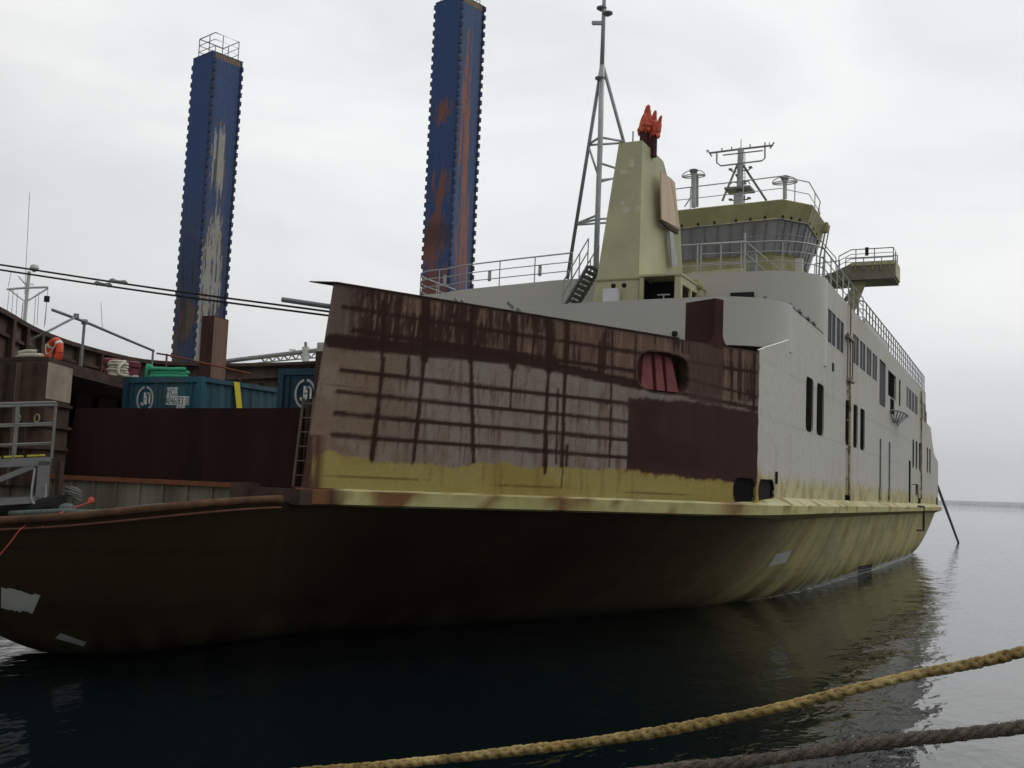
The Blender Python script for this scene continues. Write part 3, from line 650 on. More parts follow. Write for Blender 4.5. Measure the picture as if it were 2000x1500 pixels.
mb = MB(); mb.hexa([(q1[0] + .03, q1[1] - .02, 6.6), (q1[0] + d_[0], q1[1] + d_[1] - .02, 6.6), (q1[0] + d_[0], q1[1] + d_[1], 6.6), (q1[0] + .03, q1[1], 6.6)], [(q1[0] + .03, q1[1] - .02, 7.9), (q1[0] + d_[0], q1[1] + d_[1] - .02, 7.9), (q1[0] + d_[0], q1[1] + d_[1], 7.9), (q1[0] + .03, q1[1], 7.9)]); q_o = np.array((.012, -.012, 0))
MB().prism([(q1[0], q1[1], 6.4) + q_o, (q1[0] + d_[0], q1[1] + d_[1], 6.4) + q_o, (q1[0] + d_[0], q1[1] + d_[1], q0[2] - .04) + q_o, (q1[0], q1[1], q0[2] - .04) + q_o], (.01, -.01, 0)).build('lit_side_plate', mat('brown plate', (.19, .115, .085), .75, var=.3, scale=3, streak=True), ferry)  # lighter brown sheet puts the light on the starboard face into colour

# ---- starboard side wall
def qy(px, py): return Sz(px, py)[0]
def qr(x0, x1, zlo, zhi, py=800): return (qy(x0, py), qy(x1, py), zlo, zhi)
LOW = [(Sz(1574, 785)[0], Sz(1588.5, 785)[0]), (Sz(1595, 800)[0], Sz(1609, 800)[0]), (Sz(1651, 825)[0], Sz(1661, 825)[0]), (Sz(1666.5, 835)[0], Sz(1675, 835)[0]), (Sz(1680, 840)[0], Sz(1689, 840)[0]),
       (Sz(1782, 890)[0], Sz(1785.3, 890)[0]), (Sz(1788.3, 893)[0], Sz(1791.8, 893)[0]), (Sz(1794.6, 897)[0], Sz(1798, 897)[0]), (Sz(1810, 903)[0], Sz(1812.8, 903)[0]), (Sz(1815, 905)[0], Sz(1817.8, 905)[0])]
UPW = [(1616.3, 1631.2), (1633.6, 1647.2), (1665.7, 1677), (1679.6, 1690), (1692.6, 1702), (1704.3, 1713), (1771, 1773.6), (1774.9, 1780.2), (1781.3, 1786), (1787.2, 1792.4), (1799.5, 1803.2), (1804.8, 1808.4)]
ZL, ZU = (5.60, 7.31), (8.93, 10.08)
HOLES = [(a, b, *ZL, 'low') for a, b in LOW]
for a, b in UPW:
    HOLES.append((Sz(a, 700)[0], Sz(b, 700)[0], *ZU, 'up'))
dr0, dr1 = Sz(1717.8, 730)[0], Sz(1729.8, 730)[0]; HOLES.append((dr0, dr1, 8.0, 10.12, 'door'))
b0, b1 = Sz(1734.6, 740)[0], Sz(1750, 740)[0]; HOLES.append((b0, b1, 8.75, 10.0, 'bay')); HOLES.append((b0 + .9, b0 + 2.75, 7.95, 8.70, 'hatch'))
HOLES.append((Sz(1755.8, 760)[0], Sz(1759, 760)[0], 8.65, 10.05, 'slit'))
HOLES.append((Sz(1774.6, 950)[0], Sz(1779, 950)[0], 3.55, 5.95, 'side_door')); HOLES.append((Sz(1788, 965)[0], Sz(1791.6, 965)[0], 4.0, 4.7, 'port'))
m_ = Sz(1497, 960); mh = (Sz(1512, 960)[0] - Sz(1481, 960)[0]) / 2; MPORT = (m_[0], fc[1], mh, fh[1])
FREE = [(Sz(1650, 985)[0], Sz(1660.5, 985)[0], 3.36, 3.72), (Sz(1794.6, 990)[0], Sz(1798, 990)[0], 3.4, 3.85), (Sz(1828.5, 990)[0], Sz(1831.5, 990)[0], 3.4, 4.0)]
ycut = [v for h_ in HOLES for v in h_[:2]] + [v for h_ in FREE for v in h_[:2]] + [31.0, 36.9, 75.8, 80.0]
zcut = sorted({v for h_ in HOLES for v in h_[2:4]} | {v for h_ in FREE for v in h_[2:4]} | {9.08, 8.9})
AFT = 86.8
def ztopf(y): return np.interp(y, [27, 27.6, 29.4, 30.999, 31.0, 36.89, 36.9, 75.8, 75.81, 80.0, 81.4, 83.3, 86.8], [7.25, 7.35, 7.76, 8.1, 9.08, 9.08, 11.0, 10.9, 8.92, 8.85, 7.86, 7.05, 6.7])
def wallcolor(Y, Zv):
    c = np.zeros(Y.shape + (3,)) + np.array((.465, .455, .415))
    a = fbm(Y * .5, Zv * .5, 50, 4); s_ = fbm(Y * 2.2, Zv * .3, 51, 4); f_ = fbm(Y * 3, Zv * 2.5, 52, 4)
    c = blend(c, (.44, .425, .38), sst(.4, .62, a) * .4); c = blend(c, (.465, .475, .45), sst(.5, .66, f_) * .3)
    yy = 3.95 + .45 * (fbm(Y * .45, Zv * 0, 53, 4) - .4) + .10 * (s_ - .5)
    c = blend(c, (.44, .415, .225), sst(.28, -.12, Zv - yy) * .95)
    c = blend(c, (.27, .225, .09), sst(.1, -.3, Zv - yy) * sst(.5, .66, fbm(Y * 1.1, Zv * .8, 54, 4)) * .8)
    c = blend(c, (.28, .165, .055), sst(.55, .68, f_) * sst(.35, -.1, Zv - yy) * .6)
    for ys in (33.0, 39.2, 48.0, 57.0, 66.0, 75.0): c = c * (1 - .10 * sst(.06, .02, np.abs(Y - ys)))[..., None]
    c = blend(c, (.36, .31, .25), sst(.60, .72, fbm(Y * 3.2, Zv * .22, 57, 4)) * sst(.2, 1.4, np.minimum(np.abs(9.0 - Zv), np.abs(Zv - 6))) * .30)
    for k, zs in enumerate((7.05, 5.60)): c = blend(c, (.35, .35, .325), sst(.022, .006, np.abs(Zv - zs - .0 * Y)) * .5 * (Y < 70))
    c = blend(c, (.335, .335, .315), sst(.03, .01, np.abs(Zv - 9.08)) * (Y > 31) * (Y < 37) * .8)
    for yc_, w_, kk in ((Sz(1656, 800)[0], .28, .55), (Sz(1797, 850)[0], .3, .4)): c = blend(c, (.34, .26, .13), np.exp(-((Y - yc_ + .08 * (s_ - .5)) / w_) ** 2) * kk * sst(.3, .6, s_ + .15))
    for h_ in HOLES: c = blend(c, (.33, .30, .25), (Y > h_[0]) * (Y < h_[1]) * sst(1.3, 0, h_[2] - Zv) * (Zv < h_[2]) * sst(.45, .65, s_) * .35)
    c = blend(c, (.33, .15, .045), np.exp(-((Y - Sz(1479, 900)[0] - .05) / .14) ** 2) * sst(4.5, 3.9, Zv) * .9 * sst(.3, .5, s_))
    return c
def bhole(l): return [(lambda a_, b_, h=h_: (a_ > h[0]) & (a_ < h[1]) & (b_ > h[2]) & (b_ < h[3])) for h_ in l]
V = grid_lines(3.32, 11.05, .13, zcut); U = grid_lines(31.0, AFT, .16, ycut)
uu, vv = U[:, None] + 0 * V[None, :], V[None, :] + 0 * U[:, None]
zz = np.minimum(vv, ztopf(np.where(uu == 31.0, 31.001, uu)))
sw = grid_mesh('side_wall', U, V, np.stack([XS + 0 * uu, uu, zz], -1), wallcolor(uu, zz), PAINTS, ferry,
    holes=bhole(HOLES) + bhole(FREE) + [lambda a_, b_: b_ > ztopf(a_) + .12], thick=.03)
U = grid_lines(27.0, 31.0, .05); V = grid_lines(0, 1, .012); uu, vv = U[:, None] + 0 * V[None, :], V[None, :] + 0 * U[:, None]
tz = np.interp(uu, [27, 28, 29.25, 31.01], [7.25, 7.47, 7.73, 8.1]); zz = 3.32 + vv * (tz - 3.32)
mpf = oval(*MPORT[:2], *MPORT[2:], 5)
c = wallcolor(uu, zz); c = blend(c, (.06, .03, .025), sst(.05, .01, uu - 27.0 + .03 * np.sin(zz * 9)) * (zz > 3.9))
c = blend(c, (.36, .24, .06), sst(.6, .1, uu - 27) * sst(4.4, 3.9, zz) * .7)
sw2 = grid_mesh('side_wall', U, V, np.stack([XS + 0 * uu, uu, zz], -1), c, PAINTS, ferry, holes=(lambda a_, b_: mpf(a_, 3.32 + b_ * (7.3 - 3.32)),), thick=.03)
def spt(y_, z_, off=0.): return (XS + off, y_, z_)
mpr = ringmesh(superring(*MPORT, 5), spt, .006, -.05, .015).build('mooring_port', BLACK, ferry)
MB().tube([(XS - .01, y_, z_ + .005) for y_, z_ in ((26.9, 7.23), (28, 7.47), (29.25, 7.73), (31.0, 8.1))], .022, 6).build('lip', mat('sky-lit white edge', (.75, .75, .72), .5), ferry)  # bright white carries the light caught along the plate's top edge
MB().quad(spt(27.03, fc[1] - .6, -.055), spt(MPORT[0] + .7, fc[1] - .6, -.055), spt(MPORT[0] + .7, fc[1] + .6, -.055), spt(27.03, fc[1] + .6, -.055)).build('back_plate', PORTB, mpr)
# window frames with recessed panes
JAMB = mat('window jamb', (.36, .34, .30), .6, var=.15)
def window(h_, name, rr_=.12, dep=.14, mullion=False, pane=GLASS, fm=WHITE):
    y0, y1, z0_, z1_ = h_[:4]; cx, cz, hw, hh = (y0 + y1) / 2, (z0_ + z1_) / 2, (y1 - y0) / 2, (z1_ - z0_) / 2
    R = []
    rr_ = min(rr_, hw * .8)
    for sx, sz, t0 in ((1, 1, 0), (-1, 1, 90), (-1, -1, 180), (1, -1, 270)):
        for k in range(4): t = math.radians(t0 + k * 30); R.append((cx + sx * (hw - rr_) + rr_ * math.cos(t), cz + sz * (hh - rr_) + rr_ * math.sin(t)))
    mb = MB(); Rr = []
    for (a_, b_) in R:       # matching points of the square opening
        Rr.append((y1 if a_ > cx + hw - rr_ * .75 else (y0 if a_ < cx - hw + rr_ * .75 else a_), z1_ if b_ > cz + hh - rr_ * .75 else (z0_ if b_ < cz - hh + rr_ * .75 else b_)))
    n_ = len(R)
    for k in range(n_):
        a_, b_, A_, B_ = R[k], R[(k + 1) % n_], Rr[k], Rr[(k + 1) % n_]
        mb.quad(spt(*a_, .003), spt(*b_, .003), spt(*B_, .003), spt(*A_, .003)); mb.quad(spt(*a_, .003), spt(*b_, .003), spt(*b_, -dep), spt(*a_, -dep))
    if mullion: mb.box(XS - dep, XS - .006, cx + .02, cx + .09, z0_, z1_)
    f_ = mb.build(name, fm, ferry)
    MB().quad(*[spt(a_, b_, -dep + .01) for a_, b_ in R]).build('pane', pane, f_, rev=False)
    return f_
for h_ in HOLES:
    if h_[4] == 'low': window(h_, 'tall_window', .24, .055, fm=JAMB, pane=DARK)
    elif h_[4] == 'up': window(h_, 'window', .05, .035, h_[1] - h_[0] > .9)
    elif h_[4] == 'door': window(h_, 'gangway_opening', .1, .06, pane=GLASS)
    elif h_[4] == 'bay': window(h_, 'bay_opening', .05, .10, pane=DARK)
    elif h_[4] != 'x': window(h_, {'hatch': 'hatch', 'slit': 'narrow_window', 'side_door': 'side_door', 'port': 'porthole'}[h_[4]], .06, .04, pane=DARK)
for h_ in FREE: window((*h_,), 'freeing_port', .12, .05, pane=DARK, fm=BLACK)
MB().box(XS + .002, XS + .03, Sz(1625, 728)[0], Sz(1627.6, 728)[0], 8.02, 8.30).build('vent_slot', BLACK, ferry)
MB().tube([(XS + .04, Sz(1514, 930)[0], Sz(1514, 945)[1]), (XS + .04, Sz(1514, 930)[0], Sz(1514, 921)[1])], .035).build('fitting', BLACK, ferry)
# drain pipes down the side
def pipe_at(px0, px1, zt_, zb_, r, m, name):
    ya, yb2 = Sz(px0, 700)[0], Sz(px1, 900)[0]
    mb = MB().tube([(XS + .09, ya, zt_), (XS + .09, (ya + yb2) / 2, (zt_ + zb_) / 2), (XS + .09, yb2, zb_)], r, 8)
    for z_ in np.arange(zb_ + .6, zt_, 1.1): mb.box(XS - .005, XS + .12, (ya + yb2) / 2 - .10, (ya + yb2) / 2 + .10, z_, z_ + .08)
    return mb.build(name, m, ferry)
YRUST = mat('rusty yellow pipe', (.40, .36, .24), .75, var=.3, scale=6, var2=(.17, .085, .035))
pipe_at(1656, 1654, 8.2, 3.7, .05, YRUST, 'drain_pipe'); pipe_at(1797, 1797, 10.6, 3.8, .05, YRUST, 'drain_pipe')
mb = MB()
for px_, t, b_ in ((1650.5, 9.8, 8.05), (1656, 11.0, 7.9), (1660.5, 9.75, 8.0)): mb.tube([(XS + .1, Sz(px_, 660)[0], b_), (XS + .1, Sz(px_, 660)[0], t)], .03, 6)
mb.box(XS + .03, XS + .17, Sz(1650, 640)[0], Sz(1661, 640)[0], 9.6, 9.72); mb.box(XS + .03, XS + .17, Sz(1654, 640)[0], Sz(1661.5, 700)[0], 8.0, 8.1)
mb.build('pipe_bracket', mat('rusty mauve pipe', (.26, .19, .16), .7, var=.3, scale=2), ferry)
for px_, t in ((1718.2, 857), (1736, 863)):
    y_ = Sz(px_, 900)[0]; zt_ = Sz(px_, t)[1]
    g_ = MB().box(XS + .002, XS + .07, y_ - .05, y_ + .05, 4.15, zt_).build('guide_rail', GALVD, ferry)
    MB().prism([(XS + .003, y_ - .3, 4.16), (XS + .003, y_ + .3, 4.16), (XS + .003, y_ + .3, 3.85), (XS + .003, y_ + .1, 3.6), (XS + .003, y_ - .1, 3.6), (XS + .003, y_ - .3, 3.85)], (.08, 0, 0)).build('guide_shoe', OLIVED, g_)
mb = MB(); pts = [Sz(1778.5, 988), Sz(1789.6, 989), Sz(1789.6, 1035), Sz(1776.8, 1035)]
mb.tube([(XS + .42, p[0], p[1]) for p in pts], .06, 6); mb.tube([(XS + .1, Sz(1779, 960)[0], 4.6), (XS + .3, Sz(1782, 960)[0], 4.6), (XS + .3, Sz(1783, 960)[0], 3.5)], .03, 6); mb.build('boarding_ladder', BLACK, ferry)
mb = MB(); ra, rb = Sz(1737, 801), Sz(1759, 806)
ring = [(XS + .05 + .50 * math.sin(t), ra[0] + (rb[0] - ra[0]) * (1 - math.cos(t)) / 2, ra[1]) for t in np.linspace(0, math.pi, 11)]
mb.tube(ring, .045, 6)
bt = Sz(1746, 829)
for p in ring[::1]: mb.tube([p, (XS + .08 + (p[0] - XS) * .25, ra[0] * .6 + bt[0] * .4 + (p[1] - ra[0]) * .35, bt[1])], .03, 5)
mb.build('rescue_cradle', GALVD, ferry)
for px_, py_ in ((1497, 584), (1546, 597.5), (1563, 612), (1579, 625), (1590, 634)):
    q = Sz(px_, py_) if px_ > 1550 else None
    p = (XS, q[0], 9.12) if q is not None else tuple(atz(px_, py_, 9.12))
    MB().box(p[0] - .05, p[0] + .05, p[1] - .18, p[1] + .18, 9.10, 9.17).build('scupper', GALVD, ferry)

# ---- forward coaming of the passenger deck, curved round both sides, and the decks
def arc(c_, r, a0, a1, n=7): return [(c_[0] + r * math.cos(math.radians(t)), c_[1] + r * math.sin(math.radians(t))) for t in np.linspace(a0, a1, n)]
BAND = [(XS, 31.02)] + arc((XS - 1.9, 30.95), 1.9, -4, -90, 9) + [(-11, 29.1), (-14.5, 29.5), (-18, 30.5), (-22, 32.5), (-25, 35.5), (-26.7, 39), (-26.7, 75)]
TIER = [(XS, 36.95)] + arc((XS - 1.8, 36.7), 1.8, -4, -90, 9) + [(-10, 34.75), (-12, 34.6), (-14.8, 34.6), (-17.2, 35.0), (-19.7, 35.5), (-20.9, 36.0)] + arc((-21.2, 37.4), 1.4, -90, -178, 5) + [(-22.6, 40), (-22.6, 75)]
def wallstrip(name, path2, z0_, z1_, m, th=.08):
    mb = MB(); n_ = len(path2); V2 = np.array(path2, float); T = np.gradient(V2, axis=0); NN = np.stack([T[:, 1], -T[:, 0]], -1); NN /= np.linalg.norm(NN, axis=1)[:, None]
    I = V2 + NN * th if name == 'x' else V2 - NN * -th
    V2 = np.array([p[:2] for p in smooth_path([(*p, 0) for p in V2], 3)]) if n_ > 12 else V2; n_ = len(V2)
    T = np.gradient(V2, axis=0); NN = np.stack([T[:, 1], -T[:, 0]], -1); NN /= np.linalg.norm(NN, axis=1)[:, None] + 1e-9
    O_, I_ = V2 + NN * th / 2, V2 - NN * th / 2
    for A_, za, B_, zb2_ in ((O_, z0_, O_, z1_), (I_, z0_, I_, z1_), (O_, z1_, I_, z1_), (O_, z0_, I_, z0_)):
        i = len(mb.v); mb.v += [(*p, za) for p in A_] + [(*p, zb2_) for p in B_]; mb.f += [(i + k, i + k + 1, i + n_ + k + 1, i + n_ + k) for k in range(n_ - 1)]
    return mb.build(name, m, ferry, rev=False, smooth=True)
wallstrip('forward_coaming', BAND, 7.70, 9.08, WHITE, .06)
wallstrip('upper_wall', TIER, 8.0, 11.0, WHITE, .06)
def deckslab(name, path2, z0_, z1_, m, xr=None):
    mb = MB(); pts = [(p[0] + (-.06 if p[0] > -14 else .06), p[1] + .04) for p in path2]
    mb.prism([(*p, z0_) for p in pts] + [(XS - .06, 75.7, z0_)], (0, 0, z1_ - z0_)); return mb.build(name, m, ferry)
deckslab('passenger_deck', BAND, 7.9, 8.0, GREYPL); deckslab('roof_deck', TIER, 10.86, 10.93, mat('deck paint', (.22, .23, .2), .8, var=.2))
MB().box(-26.7, XS - .06, 75.6, 75.75, 3.2, 10.86).build('aft_bulkhead', WHITE, ferry); MB().box(-26.7, XS - .06, 75.8, 80, 8.75, 8.85).build('aft_deck', GREYPL, ferry)
MB().box(-26.8, -26.72, 36.5, 86.8, 3.1, 7.9).build('port_wall', WHITE, ferry); MB().box(-26.7, XS - .06, 86.7, 86.78, 3.1, 6.6).build('stern_wall', WHITE, ferry)
MB().box(-26.7, XS - .2, 40, 40.1, 3.15, 7.88).build('light_stop_bulkhead', RUST, ferry)  # unseen bulkhead, added to stop light behind the gap under the coaming
q0, q1 = aty(1428, 583, 34.80), aty(1474, 576, 34.80)
MB().box(q0[0], q1[0], 34.66, 34.73, q0[2] - .3, q0[2] + .17).build('slot_window', BLACK, ferry)
for px_, py_ in ((1187, 0),): pass
q = aty(1318, 652, 29.0); MB().lathe([(.07, -.07), (.09, 0), (.07, .07)], (q[0], 28.98, q[2]), 10).build('hawse_pipe', BLACK, ferry)
for px_, py_ in ((1000, 597), (1018, 609), (897, 590), (909, 593)):
    q = aty(px_, py_, 29.3); MB().bar((q[0] - .1, 29.2, q[2] + .09), (q[0] + .08, 29.2, q[2] - .08), .08, .1).build('cleat', GALVD, ferry)

# ---- railings
edge = [(p[0] - .05 if p[0] > -14 else p[0] + .05, p[1] + .05, 11.0) for p in TIER]
i_r = [k for k, p in enumerate(TIER) if p[0] > -11]
starb = [(XS - .06, 46.2, 11.0)] + [edge[k] for k in i_r]
rail(smooth_path(starb, 4), 1.02, 3, 1.35, .024).build('front_railing', GALV, ferry)
i_l = [k for k, p in enumerate(TIER) if p[0] < -14 and p[1] < 41]
rail([edge[k] for k in i_l], .98, 3, 1.7, .024).build('port_railing', GALV, ferry)
for x_ in (-16.2, -18.5, -20.6):
    y_ = np.interp(-x_, [-p[0] for p in TIER[10:15]], [p[1] for p in TIER[10:15]]) + .06; MB().box(x_, x_ + .12, y_, y_ + .04, 11.25, 11.65).build('rail_plate', GALV, ferry)
p2 = [(XS - 1.3, 46.6, 11.0), (XS - .5, 46.6, 11.0), (XS - .12, 47.0, 11.0), (XS - .08, 60, 10.98), (XS - .08, 75.6, 10.92)]
rail(p2, 1.05, 3, 1.0, .026).build('side_railing', GALVD, ferry)
MB().box(XS - .1, XS - .04, 46.6, 55, 11.0, 11.22).build('spray_plate', WHITE, ferry)
q = Sz(1816, 820); mb = MB(); mb.tube([(XS - .3, 78.6, 8.85), (XS - .3, 78.6, 9.85), (XS - .3, 79.2, 10.0), (XS - .3, 79.8, 9.8), (XS - .3, 79.8, 8.85)], .05, 6); mb.build('hoop_rail', GALVD, ferry)

# ---- funnel with its plywood shutters and exhaust pipes
FB = [(-13.02, 31.9), (-11.22, 31.9), (-10.95, 36.6), (-13.2, 36.6)]; FT = [(-12.24, 32.35), (-11.42, 32.35), (-11.25, 34.1), (-12.3, 34.1)]
SH = [(-12.2, 32.6), (-11.12, 32.6), (-10.95, 35.25), (-12.6, 35.25)]
fun = MB(); zb_, zt_ = 8.0, 15.05
fun.v = [(*p, zb_) for p in FB]; zb3 = 12.9
f_at = lambda k, t: (FB[k][0] + (FT[k][0] - FB[k][0]) * t, FB[k][1] + (FT[k][1] - FB[k][1]) * t, zb_ + (zt_ - zb_) * t)
fun = MB(); A_, B_, C_, D_ = [f_at(k, 1) for k in range(4)]
a_, b_, c_, d_ = [f_at(k, 0) for k in range(4)]
cm, dm = (-10.98, 35.35, 12.85), (-12.9, 35.35, 12.85); C_ = (C_[0], 34.1, 14.85); D_ = (D_[0], 34.1, 14.85)
fun.v = [a_, b_, c_, d_, A_, B_, C_, D_, cm, dm]
fun.f = [(0, 1, 5, 4), (1, 2, 8, 6, 5), (2, 3, 9, 8), (8, 9, 7, 6), (3, 0, 4, 7, 9), (4, 5, 6, 7), (3, 2, 1, 0)]
funnel = fun.build('funnel', OLIVE, ferry)
s1, s2 = f_at(0, .335), f_at(1, .335)
MB().bar((s1[0] - .03, s1[1] - .01, s1[2]), (s2[0] + .02, s2[1] - .01, s2[2]), .05, .05).build('seam', OLIVED, funnel)
MB().bar((s2[0] + .02, s2[1], s2[2]), (s2[0] + .22, 34.6, s2[2]), .05, .05).build('seam', OLIVED, funnel)
fn_ = np.cross(np.array(b_) - np.array(a_), np.array(A_) - np.array(a_)); fn_ /= np.linalg.norm(fn_); fn_ = fn_ if fn_[1] < 0 else -fn_
def onfront(px, py): d = ray(px, py); return CP + d * (((np.array(a_) - CP) @ fn_) / (d @ fn_)) + fn_ * .004
PP = mat('touched up primer', (.52, .52, .38), .6, var=.12)
for x_, y_, w_, h2_ in ((1233, 318, 12, 16), (1218, 336, 16, 9), (1224, 410, 15, 13), (1246, 408, 12, 14), (1216, 396, 7, 8)): MB().quad(onfront(x_ - w_ / 2, y_ + h2_ / 2), onfront(x_ + w_ / 2, y_ + h2_ / 2 - 1), onfront(x_ + w_ / 2 - 1, y_ - h2_ / 2), onfront(x_ - w_ / 2 + 2, y_ - h2_ / 2 + 1)).build('touch_up_patch', PP, funnel, rev=False)
def onside(px, py):            # the funnel's starboard face, almost a vertical plane
    return online(px, py, (-11.22, 32.2), (-11.0, 35.8))
for pts in (((1283, 335), (1301, 348), (1317, 446), (1285, 429)), ((1302, 348.5), (1310, 357), (1320, 452), (1317.8, 446.5))):
    P = [onside(*p) + np.array((.10, 0, 0)) for p in pts]; MB().prism(P, (.05, 0, 0)).build('plywood_shutter', PLY, funnel)
P = [onside(*p) + np.array((.03, 0, 0)) for p in ((1284, 431), (1318, 449), (1319, 458), (1300, 447))]; MB().prism(P, (.08, 0, 0)).build('shutter_sill', RUST, funnel)
P = [onside(*p) + np.array((.06, 0, 0)) for p in ((1302, 452), (1309, 455), (1318, 520), (1307, 520))]; MB().prism(P, (.05, 0, 0)).build('side_panel', GALV, funnel)
MB().box(-12.5, -12.44, 34.0, 34.3, 11.5, 14.3).build('edge_plate', OLIVED, funnel)
q = aty(1194, 578, 31.75); MB().box(q[0] - .24, q[0] + .24, 31.6, 31.89, q[2] - .35, q[2] + .22).build('junction_box', mat('white box', (.62, .62, .66), .5, var=.05), funnel)
for px_, py_ in ((1198, 558), (1219, 557)):
    q = aty(px_, py_, 31.8); MB().lathe([(.05, -.08), (.09, .0), (.06, .06)], (q[0], 31.80, q[2]), 10).build('deck_lamp', BLACK, funnel)
q = aty(1249, 268, 33.2); MB().tube([(q[0] + .02, 32.5, 14.95), (q[0] + .02, 32.5, 15.45)], .025).build('vent_pin', GALVD, funnel)
EXH = mat('maroon exhaust pipe', (.060, .016, .017), .6, var=.25, scale=3)
for k, (dx, dy, r_, top) in enumerate(((-11.59, 33.0, .15, 15.8), (-11.42, 33.15, .13, 15.8), (-11.27, 33.1, .11, 15.6), (-11.5, 33.5, .14, 15.5))):
    ex_ = MB().tube([(dx, dy, 14.7), (dx, dy, top)], r_, 12).build('exhaust_pipe', EXH, funnel, smooth=False)
def wrap(c_, r_, h_, seed, lean_):
    rr = random.Random(seed); n_ = 20; mb = MB(); prof = [(1.0, -.30), (1.32, -.24), (1.08, -.14), (1.2, -.02), (1.12, .12), (.98, .28), (.80, .44), (.62, .58), (.50, .72), (.40, .84), (.34, .94), (.06, 1.04)]
    for k, (a_, t) in enumerate(prof):
        for j in range(n_):
            an = 2 * math.pi * j / n_; q_ = r_ * a_ * (1 + rr.uniform(-.13, .13) + .10 * math.sin(3 * an + seed) + .06 * math.sin(7 * an)); 
            mb.v.append((c_[0] + q_ * math.cos(an) + lean_ * t * h_, c_[1] + q_ * math.sin(an), c_[2] + t * h_ + (rr.uniform(-.1, .1) if k < 2 else 0)))
    for k in range(len(prof) - 1):
        for j in range(n_): a_, b_ = k * n_ + j, k * n_ + (j + 1) % n_; mb.f.append((a_, b_, b_ + n_, a_ + n_))
    return mb.build('plastic_wrap', PLASTIC, funnel)
wrap((-11.56, 33.0, 15.76), .20, .72, 1, .12); wrap((-11.38, 33.15, 15.74), .15, .58, 2, .20); wrap((-11.20, 33.1, 15.56), .13, .54, 3, .30)

# ---- deckhouse with big window openings beside the funnel
mb = MB(); dx0, dx1, dy0, dy1, dz0, dz1 = -11.235, -9.86, 31.95, 34.6, 8.0, 10.38
q0, q1 = aty(1257, 541, 31.95), aty(1318, 540, 31.95)
def frame_wall(p, u_, w_, h_, holes, th):
    """wall at p along unit vector u_, w_ long and h_ high, with rectangular holes (a, b, z0, z1)"""
    mb = MB(); us = sorted({0, w_} | {v for h in holes for v in h[:2]}); vs = sorted({0, h_} | {v for h in holes for v in h[2:]}); n_ = np.array((-u_[1], u_[0], 0)) * th
    for a, b in zip(us, us[1:]):
        for c0, c1 in zip(vs, vs[1:]):
            if any(h[0] <= (a + b) / 2 <= h[1] and h[2] <= (c0 + c1) / 2 <= h[3] for h in holes): continue
            g = lambda s, z_: np.array((p[0] + u_[0] * s, p[1] + u_[1] * s, p[2] + z_))
            B = [g(a, c0), g(b, c0), g(b, c0) + n_, g(a, c0) + n_]; mb.hexa(B, [q_ + np.array((0, 0, c1 - c0)) for q_ in B])
    return mb
dh = frame_wall((dx0, dy0, dz0), (1, 0), dx1 - dx0, dz1 - dz0, [(q0[0] - dx0, q1[0] - dx0, .9, q0[2] - dz0)], .08)
w2 = frame_wall((dx1, dy0 + .08, dz0), (0, 1), dy1 - dy0, dz1 - dz0 - .004, [(.14, 1.02, .9, 2.12), (1.18, 2.2, .9, 2.12)], .08); 
dh.f += [tuple(i + len(dh.v) for i in f) for f in w2.f]; dh.v += w2.v
deckhouse = dh.build('deckhouse', OLIVE, ferry)
MB().box(dx0, dx1 + .03, dy0 - .03, dy1 + .2, dz1, dz1 + .07).build('roof', OLIVE, deckhouse)
MB().box(dx0 + .1, dx1 - .2, dy0 + .9, dy0 + .95, dz0, dz1 - .01).build('inner_wall', DARK, deckhouse)
MB().box(dx0 - .02, dx0 + .05, dy0 + .1, dy1, dz0, dz1 - .01).build('inner_wall', DARK, deckhouse)
q = aty(1296, 583, 31.6); MB().tube([(q[0], 31.6, 8.0), (q[0], 31.6, q[2] + .12)], .02).tube([(q[0] - .2, 31.6, q[2] + .12), (q[0] + .2, 31.6, q[2] + .12)], .02).build('railing_stub', GALV, ferry)
q = aty(1362, 560, 34.0); mb = MB().tube([(q[0], 33.9, 8), (q[0], 33.9, q[2] - .1)], .1, 10); mb.lathe([(.18, 0), (.22, .05), (.22, .12), (.16, .3)], (q[0], 33.9, q[2] - .1), 12); mb.build('vent_pipe', OLIVED, ferry)

# ---- stairway from the passenger deck to the roof deck, port side of the funnel
s0, s1_ = aty(1114, 590, 33.0), aty(1160, 528, 33.0); st_ = MB()
for y_ in (32.7, 33.6): st_.bar((s0[0] - .15, y_, s0[2] - .3), (s1_[0] - .1, y_, 11.0), .05, .2, (0, 1, 0))
for k in range(10):
    t = k / 9; x_ = s0[0] - .15 + (s1_[0] - s0[0] + .05) * t; z_ = s0[2] - .3 + (11.0 - s0[2] + .3) * t; st_.box(x_ - .1, x_ + .14, 32.72, 33.58, z_, z_ + .035)
stair = st_.build('stairway', GALVD, ferry)
mb = MB()
for y_ in (32.66, 33.64):
    for dz in (.95, .5): mb.tube([(s0[0] - .15, y_, s0[2] - .3 + dz), (s1_[0] - .1, y_, 11.0 + dz)], .022, 6)
    for t in (0, .33, .66, 1): x_ = s0[0] - .15 + (s1_[0] - s0[0] + .05) * t; z_ = s0[2] - .3 + (11.3 - s0[2]) * t; mb.tube([(x_, y_, z_), (x_, y_, z_ + .95)], .022, 6)
mb.build('handrail', GALV, stair)

